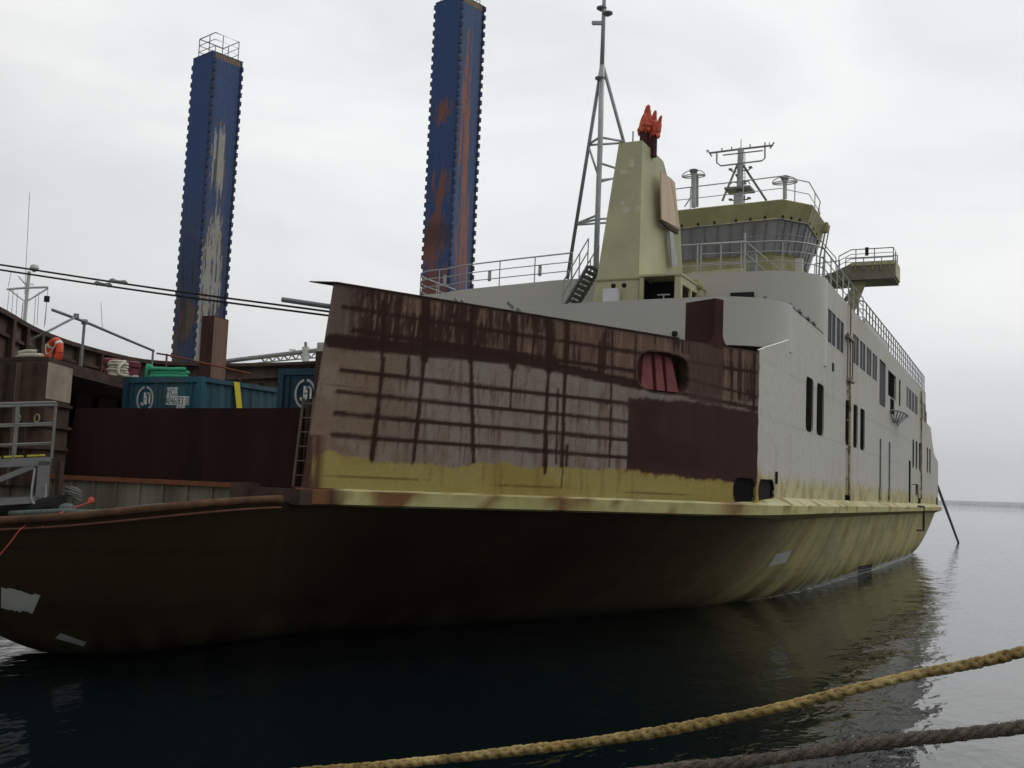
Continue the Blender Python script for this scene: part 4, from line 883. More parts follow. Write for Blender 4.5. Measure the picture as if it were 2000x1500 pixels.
# ---- lattice tripod mast behind the funnel
mast = MB(); ym = 36.6; T_ = lambda px, py, dy=0: aty(px, py, ym + dy)
mast.tube([T_(1163, 545), T_(1168, 400), T_(1172, 290), T_(1176, 128)], .105, 10)
mast.tube([T_(1175, 150), T_(1180, 0), T_(1182, -50)], [.09, .075, .06], 10)
masto = mast.build('tripod_mast', GALV, ferry, smooth=True)
a_, b_ = T_(1108, 545, .8), T_(1176, 122); MB().tube([a_, b_], .07, 8).build('leg', GALVD, masto, smooth=True)
b2_ = T_(1218, 276, 1.6); bb = b_ + (b2_ - b_) * 2.3; MB().tube([b_ + (b2_ - b_) * .02, bb], .07, 8).build('leg', GALV, masto, smooth=True)
L1 = lambda py: a_ + (b_ - a_) * ((545 - py) / (545 - 122)); L2 = lambda t: b_ + (b2_ - b_) * t
M1 = lambda py: T_(1163 + (545 - py) * .031, py); mb = MB()
for p, q in ((L1(280), M1(268)), (M1(268), L2(1)), (L1(282), L2(1.02)), (L1(285), M1(345)), (M1(318), L2(1.42)), (M1(356), L2(1.42)), (M1(352), L2(1.46)), (L1(436), M1(420)), (L1(437), M1(428)), (M1(428), L2(2.0)), (L1(438), L2(2.05))): mb.tube([p, q], .045, 6)
mb.build('bracing', GALV, masto, smooth=True)
for px_, py_, s in ((1175, 16, 1), (1187, 26, 1), (1172, 153, 1)):
    q = T_(px_, py_); MB().lathe([(.05, -.12), (.20, -.02), (.20, .03)], q, 10).build('lamp_bracket', GALVD, masto)
q = T_(1178, 45); MB().bar(q, T_(1157, 45), .14, .12).build('horn', GALV, masto)

# ---- wheelhouse: windows leaning outwards under a deep olive fascia
ZR = 15.4
R_ = [atz(1316, 411, ZR), atz(1430, 399, ZR), atz(1530, 388.5, ZR), atz(1588, 400, ZR), atz(1613, 437, ZR)]
roof = [tuple(p[:2]) for p in R_]; cxr = np.mean([p[0] for p in roof]); 
back = [(roof[-1][0] - .75, roof[-1][1] + 3.2), (roof[0][0] - 1.2, roof[-1][1] + 3.2), (roof[0][0] - 2.4, roof[0][1] + 3), (roof[0][0] - 1.8, roof[0][1] + .8)]
ringp = np.array(roof + back); cen = np.array((-12.4, 46.6))
def level(inset, z_): d = ringp - cen; ln = np.linalg.norm(d, axis=1)[:, None]; return [(*p, z_) for p in cen + d * (1 - inset / ln)]
def loft(levels, name, m, parent, close=True, cap=(0, 0)):
    mb = MB(); n_ = len(levels[0]); mb.v = [tuple(map(float, p)) for l in levels for p in l]
    for k in range(len(levels) - 1):
        for j in range(n_ if close else n_ - 1): mb.f.append((k * n_ + j, k * n_ + (j + 1) % n_, (k + 1) * n_ + (j + 1) % n_, (k + 1) * n_ + j))
    if cap[0]: mb.f.append(tuple(range(n_))[::-1])
    if cap[1]: mb.f.append(tuple(range((len(levels) - 1) * n_, len(levels) * n_)))
    return mb.build(name, m, parent)
wh = loft([level(.98, 11.0), level(.88, 13.3), level(.80, 13.4)], 'wheelhouse', OLIVED, ferry)
loft([level(.78, 13.4), level(.34, 14.72)], 'window_band', FILM, wh)
loft([level(.30, 14.66), level(.0, 15.36), level(.02, ZR), level(.3, ZR + .01)], 'fascia', mat('olive fascia', (.32, .31, .16), .6, var=.2, scale=1.2), wh, cap=(0, 1))
mb = MB(); la_, lb_ = level(.76, 13.4), level(.32, 14.70)
for j in range(4):
    for t in np.linspace(0, 1, {0: 4, 1: 4, 2: 4, 3: 4}[j], endpoint=False):
        p = np.array(la_[j]) * (1 - t) + np.array(la_[j + 1]) * t; q = np.array(lb_[j]) * (1 - t) + np.array(lb_[j + 1]) * t; mb.bar(p, q, .05, .03)
mb.build('window_bar', GALVD, wh)
l_ = level(.31, 14.69); mb = MB()
for j in range(4): mb.bar(l_[j], l_[j + 1], .05, .05)
mb.build('drip_strip', mat('pale strip', (.42, .40, .30), .7), wh)
for j in range(4):
    for t in (.1, .4, .7):
        p = np.array(level(.27, 14.77)[j]) * (1 - t) + np.array(level(.27, 14.77)[j + 1]) * t; MB().box(p[0] - .04, p[0] + .04, p[1] - .06, p[1] + .04, p[2] - .05, p[2] + .05).build('lamp_stub', BLACK, wh)
q, q2 = np.array(level(.05, 15.3)[4]), np.array(level(.7, 13.1)[4])
mb = MB().tube([q + (.1, -.1, 0), q + (-.15, -.1, -1.3), q2 + (.35, -.1, -1.6)], .04, 6).tube([q + (.22, -.05, 0), q + (-.0, -.05, -1.3), q2 + (.5, -.05, -1.6)], .03, 6); mb.build('corner_pipe', GALV, wh)
MB().box(q[0] - .1, q[0] + .16, q[1] - .2, q[1] + .1, 15.0, 15.42).build('corner_lamp', OLIVED, wh)
rl = level(.25, ZR); rail([rl[k] for k in (7, 8, 0, 1, 2, 3, 4, 5)], 1.0, 2, 2.3, .022).build('roof_railing', GALV, wh)
rl = level(-.45, 12.85); rail([rl[k] for k in (1, 2, 3, 4)], 1.0, 1, 2.2, .018).build('window_railing', GALVD, wh)
# cream casing and bridge-deck rail in front of it
mb = MB().hexa([(-11.2, 37.6, 10.95), (-8.75, 37.6, 10.95), (-8.4, 40.5, 10.95), (-11.2, 40.5, 10.95)], [(-11.2, 37.6, 11.68), (-9.35, 37.6, 11.74), (-9.2, 40.5, 11.74), (-11.2, 40.5, 11.68)])
mb.build('cream_casing', CREAM, ferry)
q = [aty(1318, 482, 37.2), aty(1400, 475, 37.2), aty(1455, 470, 37.2)]
base = [(p[0], 37.2, 11.0) for p in q]; mb = rail(base, q[1][2] - 11.0, 2, 1.0, .028)
mb.tube([(base[-1][0], 37.2, 11.0), (base[-1][0], 37.2, aty(1452, 455, 37.2)[2])], .04)
for dz in (0, -.45): mb.tube([(base[-1][0], 37.2, q[2][2] + dz), (base[-1][0] + 1.05, 38.4, 11.7 + dz)], .026)
mb.build('bridge_deck_railing', GALV, ferry)
for px_, py_ in ((1470, 505), (1560, 515)): 
    q = aty(px_, py_, 39); MB().box(q[0] - .12, q[0] + .12, 39, 39.3, 11.0, q[2] + .2).build('locker', WHITE if px_ > 1500 else GALVD, ferry)

# ---- bridge wing reaching out over the side, with its braces
yw = 46.2; W = lambda px, py, dy=0.: aty(px, py, yw + dy)
t0, t1, b0_, b1_ = W(1640, 527), W(1747, 510), W(1652, 548), W(1746, 543)
wg = MB(); pr = [(W(1590, 530)[0], yw, t1[2] - .62), (W(1632, 527)[0], yw, t1[2] - .3), (W(1662, 514)[0], yw, t1[2]), (t1[0], yw, t1[2]), (t1[0], yw, b1_[2]), (W(1668, 547)[0], yw, b1_[2]), (W(1590, 546)[0], yw, b1_[2] - .05)]
wing = wg.prism(pr, (0, 1.7, 0)).build('bridge_wing', mat('wing underside paint', (.20, .19, .14), .65, var=.2), ferry)
MB().box(t1[0], t1[0] + .06, yw + .1, yw + 1.6, b1_[2] + .1, t1[2] + .05).build('end_plate', OLIVE, wing)
for x_ in np.linspace(W(1670, 514)[0], t1[0] - .2, 5): MB().box(x_, x_ + .04, yw - .08, yw - .003, t1[2] - .35, t1[2] - .02).build('bracket', OLIVED, wing)
MB().box(W(1662, 514)[0], t1[0], yw - .03, yw - .003, t1[2] - .12, t1[2] + .02).build('edge_beam', OLIVE, wing)
wr = [(W(1638, 527)[0], yw + .04, t1[2] - .25), (W(1662, 514)[0], yw + .04, t1[2]), (t1[0] - .05, yw + .04, t1[2]), (t1[0] - .05, yw + 1.65, t1[2]), (W(1640, 510)[0], yw + 1.65, t1[2])]
rail(wr, W(1740, 483)[2] - t1[2], 3, .75, .02).build('railing', GALVD, wing)
q = W(1693, 491); MB().box(q[0] - .07, q[0] + .07, yw, yw + .03, q[2] - .18, q[2] + .18).build('sign_plate', BLACK, wing)
mb = MB(); ft = (W(1655, 604)[0] - .1, yw + .8, 11.0)
mb.hexa([(ft[0] - .12, yw + .3, 11), (ft[0] + .12, yw + .3, 11), (ft[0] + .12, yw + .5, 11), (ft[0] - .12, yw + .5, 11)], [(W(1662, 548)[0], yw + .3, b1_[2]), (W(1690, 548)[0], yw + .3, b1_[2]), (W(1690, 548)[0], yw + .5, b1_[2]), (W(1662, 548)[0], yw + .5, b1_[2])])
mb.bar((ft[0] - .9, yw + .9, 11), (W(1668, 548)[0], yw + .9, b1_[2]), .16, .16)
mb.build('brace', OLIVED, wing)
mb = MB(); rail([(W(1592, 520)[0], yw - .05, 12.62), (W(1640, 524)[0], yw - .05, 12.7)], 1., 2, .8, .02, mb=mb); mb.build('access_railing', GALVD, wing)

# ---- radar mast and two aerial stands on the wheelhouse roof
yr = 46.0; A = lambda px, py, dy=0.: aty(px, py, yr + dy)
rm = MB(); rm.tube([A(1444, 392), A(1447, 290)], .14, 10); rm.box(A(1436, 390)[0], A(1452, 390)[0], yr - .3, yr + .3, 15.4, A(1440, 388)[2] + .15)
rmast = rm.build('radar_mast', GALV, wh)
for x0_, x1_ in ((1411, 1440), (1497, 1451)): MB().tube([A(x0_, 392, -.5 if x0_ < 1440 else .5), A(x1_, 322)], .055, 8).build('leg', GALVD, rmast)
MB().tube([A(1447, 292), A(1447.5, 272)], .02, 6).build('whip_aerial', GALV, rmast)
MB().tube([A(1386, 299), A(1447, 291), A(1509, 284)], .045, 6).build('yardarm', GALVD, rmast)
mb = MB()
for dy in (-.5, .5): mb.tube([A(1400, 298, dy), A(1400, 318, dy), A(1408, 324, dy), A(1488, 314, dy), A(1494, 309, dy), A(1494, 288, dy)], .035, 6); mb.tube([A(1412, 303, dy), A(1490, 294, dy)], .03, 6)
mb.build('aerial_frame', GALVD, rmast)
mb = MB()
for px_, py_, s in ((1386, 299, 1), (1508, 284, -1)): mb.tube([A(px_ - 4 * s, py_ - 6), A(px_ + 4 * s, py_ + 6)], .035, 6); mb.tube([A(px_ - 6, py_ - 6), A(px_ - 5, py_ - 1)], .02, 6)
for px_, py_ in ((1410, 296), (1429, 294), (1465, 289), (1494, 285)): mb.tube([A(px_, py_), A(px_, py_ - 7)], .03, 6)
mb.build('aerial_fittings', GALVD, rmast)
mb = MB(); mb.box(A(1420, 372)[0], A(1470, 372)[0], yr - .5, yr + .5, A(1440, 374)[2], A(1440, 370)[2]); mb.build('radar_platform', GALVD, rmast)
for p in (((1440, 357), (1432, 355), (1426, 359)), ((1448, 355), (1462, 354), (1464, 359)), ((1440, 346), (1438, 343)), ((1438, 336), (1430, 335), (1426, 331)), ((1452, 333), (1462, 332), (1466, 328)), ((1452, 390), (1462, 389)), ((1440, 392), (1428, 391))): MB().tube([A(*q) for q in p], .03, 6).build('lamp_arm', GALVD, rmast)
for px_, py_ in ((1427, 331), (1466, 327), (1440, 342), (1454, 358), (1463, 387), (1427, 390)): MB().box(A(px_ - 3, py_)[0], A(px_ + 3, py_)[0], yr - .1, yr + .1, A(px_, py_)[2] - .03, A(px_, py_)[2] + .03).build('mast_lamp', GALVD, rmast)
mb = MB()
for px_ in (1451, 1455): mb.tube([A(px_, 392, .2), A(px_, 296, .2)], .015, 5)
for k in range(16): mb.tube([A(1451, 388 - k * 6, .2), A(1455, 388 - k * 6, .2)], .012, 5)
mb.build('mast_ladder', GALVD, rmast)
for px_, pt, pb_ in ((1355, 336, 405), (1533, 349, 388)):
    s_ = MB().tube([A(px_, pb_), A(px_, pt + 2)], .12 if px_ < 1400 else .09, 10)
    if px_ < 1400: s_.tube([A(1362, 404, .2), A(1362, 340, .2)], .06, 6); s_.tube([A(1337, 404), A(1354, 378)], .03, 6)
    so_ = s_.build('aerial_stand', GALV, wh)
    q = A(px_, pt + 8); mb = MB(); R = [(q[0] + .53 * math.cos(t), q[1] + .30 * math.sin(t), q[2] + .0) for t in np.linspace(0, 2 * math.pi, 29)]; mb.tube(R, .025, 6, cap=False)
    mb.tube([(q[0] - .53, q[1], q[2] + .0), (q[0], q[1], q[2] + .0), (q[0] + .53, q[1], q[2] + .0)], .03, 6)
    R = [(q[0] + .53 * math.cos(t), q[1] - .1, q[2] + .25 * math.sin(t)) for t in np.linspace(0, math.pi, 15)]; mb.tube(R, .022, 6)
    mb.build('guard_ring', GALV, so_); MB().lathe([(.1, -.1), (.22, .16), (.12, .2)], A(px_, pt + 3), 8).build('aerial_head', GALVD, so_)
# stern mooring line is its own thing further down
# pipe sticking out of the bow bulwark
MB().tube([online(551, 585, (-14.4, 15.9), (-12.0, 16.6)), online(646, 599, (-14.4, 15.9), (-12.0, 16.6))], .05, 8).build('boom_pipe', GALVD, ferry)

# ================================================================== CARGO AND GEAR ON THE FERRY
def text_mesh(txt, size):
    cu = bpy.data.curves.new('t', 'FONT'); cu.body = txt; cu.size = size; cu.extrude = .002; cu.space_character = 1.05
    o = bpy.data.objects.new('t', cu); COL.objects.link(o); bpy.context.view_layer.update()
    me = bpy.data.meshes.new_from_object(o.evaluated_get(bpy.context.evaluated_depsgraph_get())); bpy.data.objects.remove(o); return me
def ship_logo(cx, y, cz, R, m, par):
    """white ring split top and bottom, with the two hooked strokes inside, as a flat mark on a door"""
    mb = MB()
    def stroke_(pts, w):
        for a, b in zip(pts, pts[1:]):
            a = np.array(a); b = np.array(b); d = b - a; d = d / (np.linalg.norm(d) + 1e-9); n_ = np.array((-d[1], d[0])) * w / 2; e = d * w * .12
            mb.quad(*[(cx + R * p[0], y, cz + R * p[1]) for p in (a - e + n_, a - e - n_, b + e - n_, b + e + n_)])
    for a0, a1 in ((102, 262), (-78, 82)): stroke_([(.92 * math.cos(math.radians(t)) * .86, .92 * math.sin(math.radians(t))) for t in np.linspace(a0, a1, 22)], .17)
    stroke_([(-.06, .50), (-.06, -.30), (-.14, -.42), (-.28, -.42), (-.36, -.28)], .17)
    stroke_([(.12, -.42), (.12, .42)], .17); stroke_([(.12, .28), (.22, .42), (.36, .42), (.46, .28), (.46, -.34)], .17); stroke_([(-.06, .02), (.12, .02)], .10)
    return mb.build('emblem', m, par, rev=False)
def container(x0, y0, z0_, body, label, dark, number):
    w, l, h = 2.438, 6.058, 2.591
    t = thing('shipping_container', label, 'container', (x0 + w / 2, y0 + l / 2, z0_), 'blue shipping containers on the car deck')
    X = lambda v: v - w / 2; Y = lambda v: v - l / 2
    mb = MB()
    for sx in (0, 1):         # corrugated sides
        x_ = X(.05 if sx == 0 else w - .05); n_ = 20; p_ = (l - .3) / n_
        for k in range(n_):
            ya = Y(.15 + k * p_); o_ = -.035 if sx else .035
            q_ = [(x_, ya), (x_, ya + p_ * .32), (x_ + o_, ya + p_ * .5), (x_ + o_, ya + p_ * .82), (x_, ya + p_)]
            for a, b in zip(q_, q_[1:]): mb.quad((*a, .15), (*b, .15), (*b, h - .1), (*a, h - .1))
    mb.quad((X(.06), Y(.06), h - .03), (X(w - .06), Y(.06), h - .03), (X(w - .06), Y(l - .06), h - .03), (X(.06), Y(l - .06), h - .03))
    mb.quad((X(.06), Y(l - .06), 0), (X(w - .06), Y(l - .06), 0), (X(w - .06), Y(l - .06), h), (X(.06), Y(l - .06), h)); mb.quad((X(.06), Y(.06), .05), (X(w - .06), Y(.06), .05), (X(w - .06), Y(l - .06), .05), (X(.06), Y(l - .06), .05))
    mb.build('body', body, t)
    fr = MB()
    for sx in (0, w - .14):
        for sy in (0, l - .14): fr.box(X(sx), X(sx + .14), Y(sy), Y(sy + .14), 0, h)
    for sx in (.003, w - .11): fr.box(X(sx), X(sx + .107), Y(.14), Y(l - .14), 0, .15); fr.box(X(sx), X(sx + .107), Y(.14), Y(l - .14), h - .11, h - .003)
    for sy in (.003, l - .11):
        for zz_ in ((0, .14), (h - .14, h - .003)): fr.box(X(.14), X(w - .14), Y(sy), Y(sy + .10), *zz_)
    fr.build('frame', body, t)
    for k in (0, 1):
        xa = X(.15 + k * (w - .30) / 2 + .008); xb = X(.15 + (k + 1) * (w - .30) / 2 - .008)
        d = MB().box(xa, xb, Y(.05), Y(.09), .15, h - .15)
        for f_ in (.34, .68): d.box(xa + (xb - xa) * f_ - .02, xa + (xb - xa) * f_ + .02, Y(.035), Y(.048), .2, h - .2)
        door_ = d.build('door', body, t)
        for f_ in (.12, .86): 
            x_ = xa + (xb - xa) * f_; MB().tube([(x_, Y(.02), .1), (x_, Y(.02), h - .1)], .02, 6).build('lock_rod', body, door_)
        if k == 0: ship_logo((xa + xb) / 2 + .02, Y(.026), 2.06, .31, SIGNW, door_)
        elif number:
            for txt, xx, zz_, sz in (('HJCU', xa + .14, 2.15, .24), ('4046', xa + .12, 1.94, .24), ('83 0', xa + .50, 1.94, .24), ('42G1', xa + .50, 1.78, .17)):
                me = text_mesh(txt, sz); xsv = [v.co.x for v in me.vertices]; wd = max(xsv) - min(xsv); sc_ = (.32 if sz > .2 else .22) / wd
                pl_ = MB().box(xx - .02, xx + (.34 if sz > .2 else .24), Y(.031), Y(.034), zz_ - .015, zz_ + sz * .72 + .015).build('number_plate', SIGNW, door_)
                o = bpy.data.objects.new('lettering', me); COL.objects.link(o); me.materials.append(BLUED); o.parent = door_
                o.rotation_euler = (math.pi / 2, 0, 0); o.scale = (sc_, 1, 1); o.location = (xx, Y(.029), zz_)
    return t
q = aty(242, 738, 18.8)
c1 = container(q[0], 18.8, 3.16, BLUE, 'bright blue corrugated container with white HJCU number, yellow strap over its side', False, True)
q = aty(544, 722, 17.85)
c2 = container(q[0], 17.85, 3.19, BLUED, 'dark navy container with ring emblem, half hidden behind the rusty bulwark', True, False)
# small round emblem spot on the navy container, yellow lashing strap on the blue one
xs_ = c1.location.x + 1.219
ya, yb_ = atx(456, 740, xs_)[1], atx(466, 797, xs_)[1]; w_ = atx(463, 740, xs_)[1] - ya
tag(MB().prism([(xs_ + .012, ya, 5.74), (xs_ + .012, ya + .20, 5.74), (xs_ + .012, ya + .52, 4.5), (xs_ + .012, ya + .32, 4.5)], (.012, 0, 0)).build('lashing_strap', YELLOW), 'bright yellow strap hanging down the side of the blue container', 'strap')

def coil(name, label, c_, rx, ry, turns, r_, m, seed, tail=None, loc0=0, rot=0.):
    rr = random.Random(seed); pts = []
    lay = max(1, turns)
    for k in range(int(turns * 16)):
        a = 2 * math.pi * k / 16; t = k / (turns * 16); f_ = 1 - .12 * ((k // 16) % 2) + rr.uniform(-.05, .05)
        x_, y_ = rx * f_ * math.cos(a), ry * f_ * math.sin(a)
        pts.append((c_[0] + x_ * math.cos(rot) - y_ * math.sin(rot), c_[1] + x_ * math.sin(rot) + y_ * math.cos(rot), c_[2] + r_ + (k / 16) * r_ * 1.75 + rr.uniform(-.2, .2) * r_))
    if tail: pts += [tuple(p) for p in tail]
    return tag(MB().tube(smooth_path(pts, 2), r_, 7).build(name, m, smooth=True), label, 'rope')
q = aty(224, 728, 19.9); coil('rope_coil', 'pale rope coil stacked by the maroon bollards on the port platform', (q[0], 20.0, 5.84), .24, .18, 6, .04, ROPEW, 4, [(q[0] + .25, 19.8, 6.15), (q[0] + .30, 19.75, 5.95), (q[0] + .45, 19.9, 5.90), (q[0] + .62, 19.85, 5.90), (q[0] + .42, 20.0, 5.90), (q[0] + .65, 20.05, 5.90)], rot=.5)
q = aty(322, 730, 19.6); coil('green_rope', 'bright green rope flaked on top of the blue container', (q[0], 19.75, 5.745), .46, .16, 3, .05, ROPEG, 6, [(q[0] - .40, 19.6, 6.05), (q[0] - .52, 19.55, 6.16), (q[0] - .5, 19.5, 5.80)], rot=.42)
q = aty(52, 702, 16.4); coil('rope_heap', 'small pale rope heap on top of the bow tower', (q[0], 16.5, 5.84), .33, .2, 2, .05, ROPEW, 8)
# lifebuoy leaning on the tower, with its bands and grab line
q = aty(105, 685, 16.9); lb_ = thing('lifebuoy', 'orange lifebuoy with pale bands standing on the bow tower', 'lifebuoy', (q[0], 16.9, 5.86 + .37))
mb = MB(); R = [(.27 * math.cos(t), 0, .27 * math.sin(t)) for t in np.linspace(0, 2 * math.pi, 33)]; mb.tube(R, .085, 10, cap=False); mb.build('ring', LIFERED, lb_, smooth=True)
for an in (45, 135, 225, 315):
    a = math.radians(an); R = [(.27 * math.cos(a + t), 0, .27 * math.sin(a + t)) for t in (-.12, 0, .12)]; MB().tube(R, .089, 10, cap=False).build('band', SIGNW, lb_, smooth=True)
MB().tube(smooth_path([(.28, -.1, .19), (.12, -.12, .0), (.0, -.12, -.04), (-.12, -.12, .0), (-.25, -.1, .19)], 4), .016, 6).build('grab_line', ROPEW, lb_)
lb_.rotation_euler = (-.10, 0, math.radians(-15)); lb_.scale = (1., 1, 1.06); lb_.location.z = 6.08

# wires across the bow opening
for k, (pl_, pr_, pt) in enumerate((((0, 517), (646, 609), (231, 553)), ((0, 527), (646, 617), (201, 557)))):
    a_, b_ = atd(*pl_, 23.2), np.array((-11.95, 16.55, 6.7 - .1 * k)); b_ = online(*pr_, (-14.4, 15.9), (-11.7, 16.65)); a0 = a_ + (a_ - b_) * .16
    w_ = thing('mooring_wire', ('upper' if k == 0 else 'lower') + ' of the two taut dark wires strung across the bow opening', 'wire', tuple(a0), 'wires across the bow')
    m_ = (a_ + b_) / 2 + np.array((0, 0, -.03)); O = np.array(a0)
    MB().tube([p - O for p in smooth_path([a0, a_, m_, b_], 5)], .022, 6).build('cable', BLACK, w_)
    t_ = (pt[0] - pl_[0]) / 646 * 1.0; D0, D1 = 23.2, np.linalg.norm((b_ - CP) @ M3 * (0, 0, 1)); s_ = pt[0] / 646; p_ = a_ + (b_ - a_) * (s_ * D0 / (s_ * D0 + (1 - s_) * D1)) - O
    d_ = (b_ - a_) / np.linalg.norm(b_ - a_); MB().tube([p_ - d_ * .22, p_ - d_ * .16, p_ - d_ * .05, p_ + d_ * .05, p_ + d_ * .16, p_ + d_ * .22], [.025, .055, .03, .03, .055, .025], 8).build('shackle', GALVD, w_)

# ---- gear on the foredeck behind the bow pipe
def ropetube(name, label, pts, r_, m, cat='rope', n=6, sides=8): return tag(MB().tube(smooth_path(pts, n), r_, sides).build(name, m, smooth=True), label, cat)
F_ = lambda px, py, y_: tuple(aty(px, py, y_))
ropetube('mooring_rope', 'faded teal mooring rope lying along the foredeck behind the bow pipe', [F_(20, 1003, 13.6), F_(90, 1000, 13.5), F_(128, 999, 13.5), F_(180, 1001, 13.6), F_(240, 996, 13.9), F_(318, 988, 14.3), F_(335, 992, 14.2)], .05, ROPET)
q = F_(131, 994, 13.9); mb = MB(); mb.tube([(q[0], 13.9, 2.3), (q[0], 13.9, q[2])], .12, 10); mb.lathe([(.12, -.05), (.15, 0), (.13, .06), (.06, .10)], q, 12); mb.build('deck_bitt', ROPET, ferry)
q = F_(148, 966, 15.3); rr = random.Random(5); mb = MB()
for k in range(16):
    a = rr.uniform(-.6, .9); mb.tube(smooth_path([(q[0] - .35, 15.4, q[2] + .02), (q[0] - .1, 15.3 - rr.uniform(0, .2), q[2] + .09 + rr.uniform(-.06, .06)), (q[0] + rr.uniform(.05, .3), 15.2, q[2] + rr.uniform(-.12, .1))], 3), .03, 5)
mb.tube([(q[0] - .35, 15.4, q[2] - .3), (q[0] - .3, 15.35, q[2])], .09, 7); tag(mb.build('frayed_rope', mat('frayed grey rope', (.20, .20, .18), .95, var=.3)), 'frayed grey rope end heaped against the bow coaming', 'rope')
fd = thing('rubber_fender', 'black rubber roll fender lying on the foredeck under the gangway', 'fender', (0, 0, 0))
MB().tube([F_(2, 1001, 14.3), F_(118, 987, 14.6)], .20, 14).build('roll', BLACK, fd, smooth=False); fd.location = (0, 0, 0)
tw = [F_(178, 980, 14.9), F_(140, 993, 13.9), F_(88, 1015, 12.55), F_(84, 1028, 12.5), F_(60, 1020, 12.6), F_(38, 1035, 12.2), F_(18, 1062, 12.1), F_(-10, 1095, 12.0)]
tag(MB().tube([tw[0], tw[1], tw[2]], .012, 5).tube(tw[2:4], .012, 5).tube(tw[4:], .010, 5).lathe([(.02, -.05), (.07, 0), (.06, .05), (.02, .09)], tw[0], 7).build('red_twine', TWINE), 'thin red twine knotted at the coaming and hanging over the bow pipe', 'twine')

# ---- gangway landing on the bow
G0 = np.array(aty(101, 893, 14.55)); gd = np.array((-.652, -.758, -.097)); gd /= np.linalg.norm(gd); gn = np.array((.758, -.652, 0)); GL = 18.6
gw = thing('gangway', 'grey steel truss gangway with yellow treads and handrails landing on the bow', 'gangway', tuple(G0)); O = G0
gp = lambda s, n_, z_: tuple(gd * s + gn * n_ * -1 + np.array((0, 0, z_)))
for n_ in (0., .95):
    mb = MB(); mb.bar(gp(0, n_, -.07), gp(GL, n_, -.07), .10, .16); mb.bar(gp(.15, n_, -.80), gp(GL, n_, -.80), .10, .13); mb.bar(gp(.12, n_, -.07), gp(.12, n_, -.86), .22, .10, gn)
    k = .3
    while k + 1.7 < GL: mb.bar(gp(k, n_, -.15), gp(k + 1.5, n_, -.74), .08, .10); mb.bar(gp(k + 1.6, n_, -.15), gp(k + 1.6, n_, -.76), .08, .08, gn); k += 1.75
    mb.build('side_truss', GANGW, gw)
    mb = MB()
    for z_, r_ in ((1.06, .028), (.66, .020), (.28, .020)): mb.tube([gp(0, n_, z_), gp(GL, n_, z_)], r_, 7)
    k = 0.
    while k < GL: mb.tube([gp(k, n_, -.02), gp(k, n_, 1.06)], .028, 7); k += .68 * 2 if k else .68
    mb.build('handrail', GANGW, gw)
mb = MB(); k = .12
while k < GL: 
    a, b, c_, d_ = gp(k, -.02, .03), gp(k + .32, -.02, .03), gp(k + .32, .97, .03), gp(k, .97, .03); mb.hexa([a, b, c_, d_], [tuple(np.array(p) + (0, 0, .035)) for p in (a, b, c_, d_)]); k += .40
mb.build('tread', TREAD, gw)
mb = MB(); mb.tube(smooth_path([gp(.28, -.06, -.2), gp(.30, -.06, -.75), gp(.2, -.06, -.88), gp(.06, -.06, -.8), gp(.06, -.06, -.5)], 5), .022, 6); mb.build('lifting_hook', GALV, gw)
MB().hexa([gp(-.10, -.05, -.98), gp(.10, -.05, -.98), gp(.10, 1.0, -.98), gp(-.10, 1.0, -.98)], [gp(-.06, -.05, -.86), gp(.2, -.05, -.86), gp(.2, 1.0, -.86), gp(-.06, 1.0, -.86)]).build('foot', GANGW, gw)
q = aty(114, 905, 14.9); MB().box(q[0] - .05, q[0] + .06, 14.9, 15.0, 2.5, q[2] + .05).build('foredeck_post', RUST, ferry)

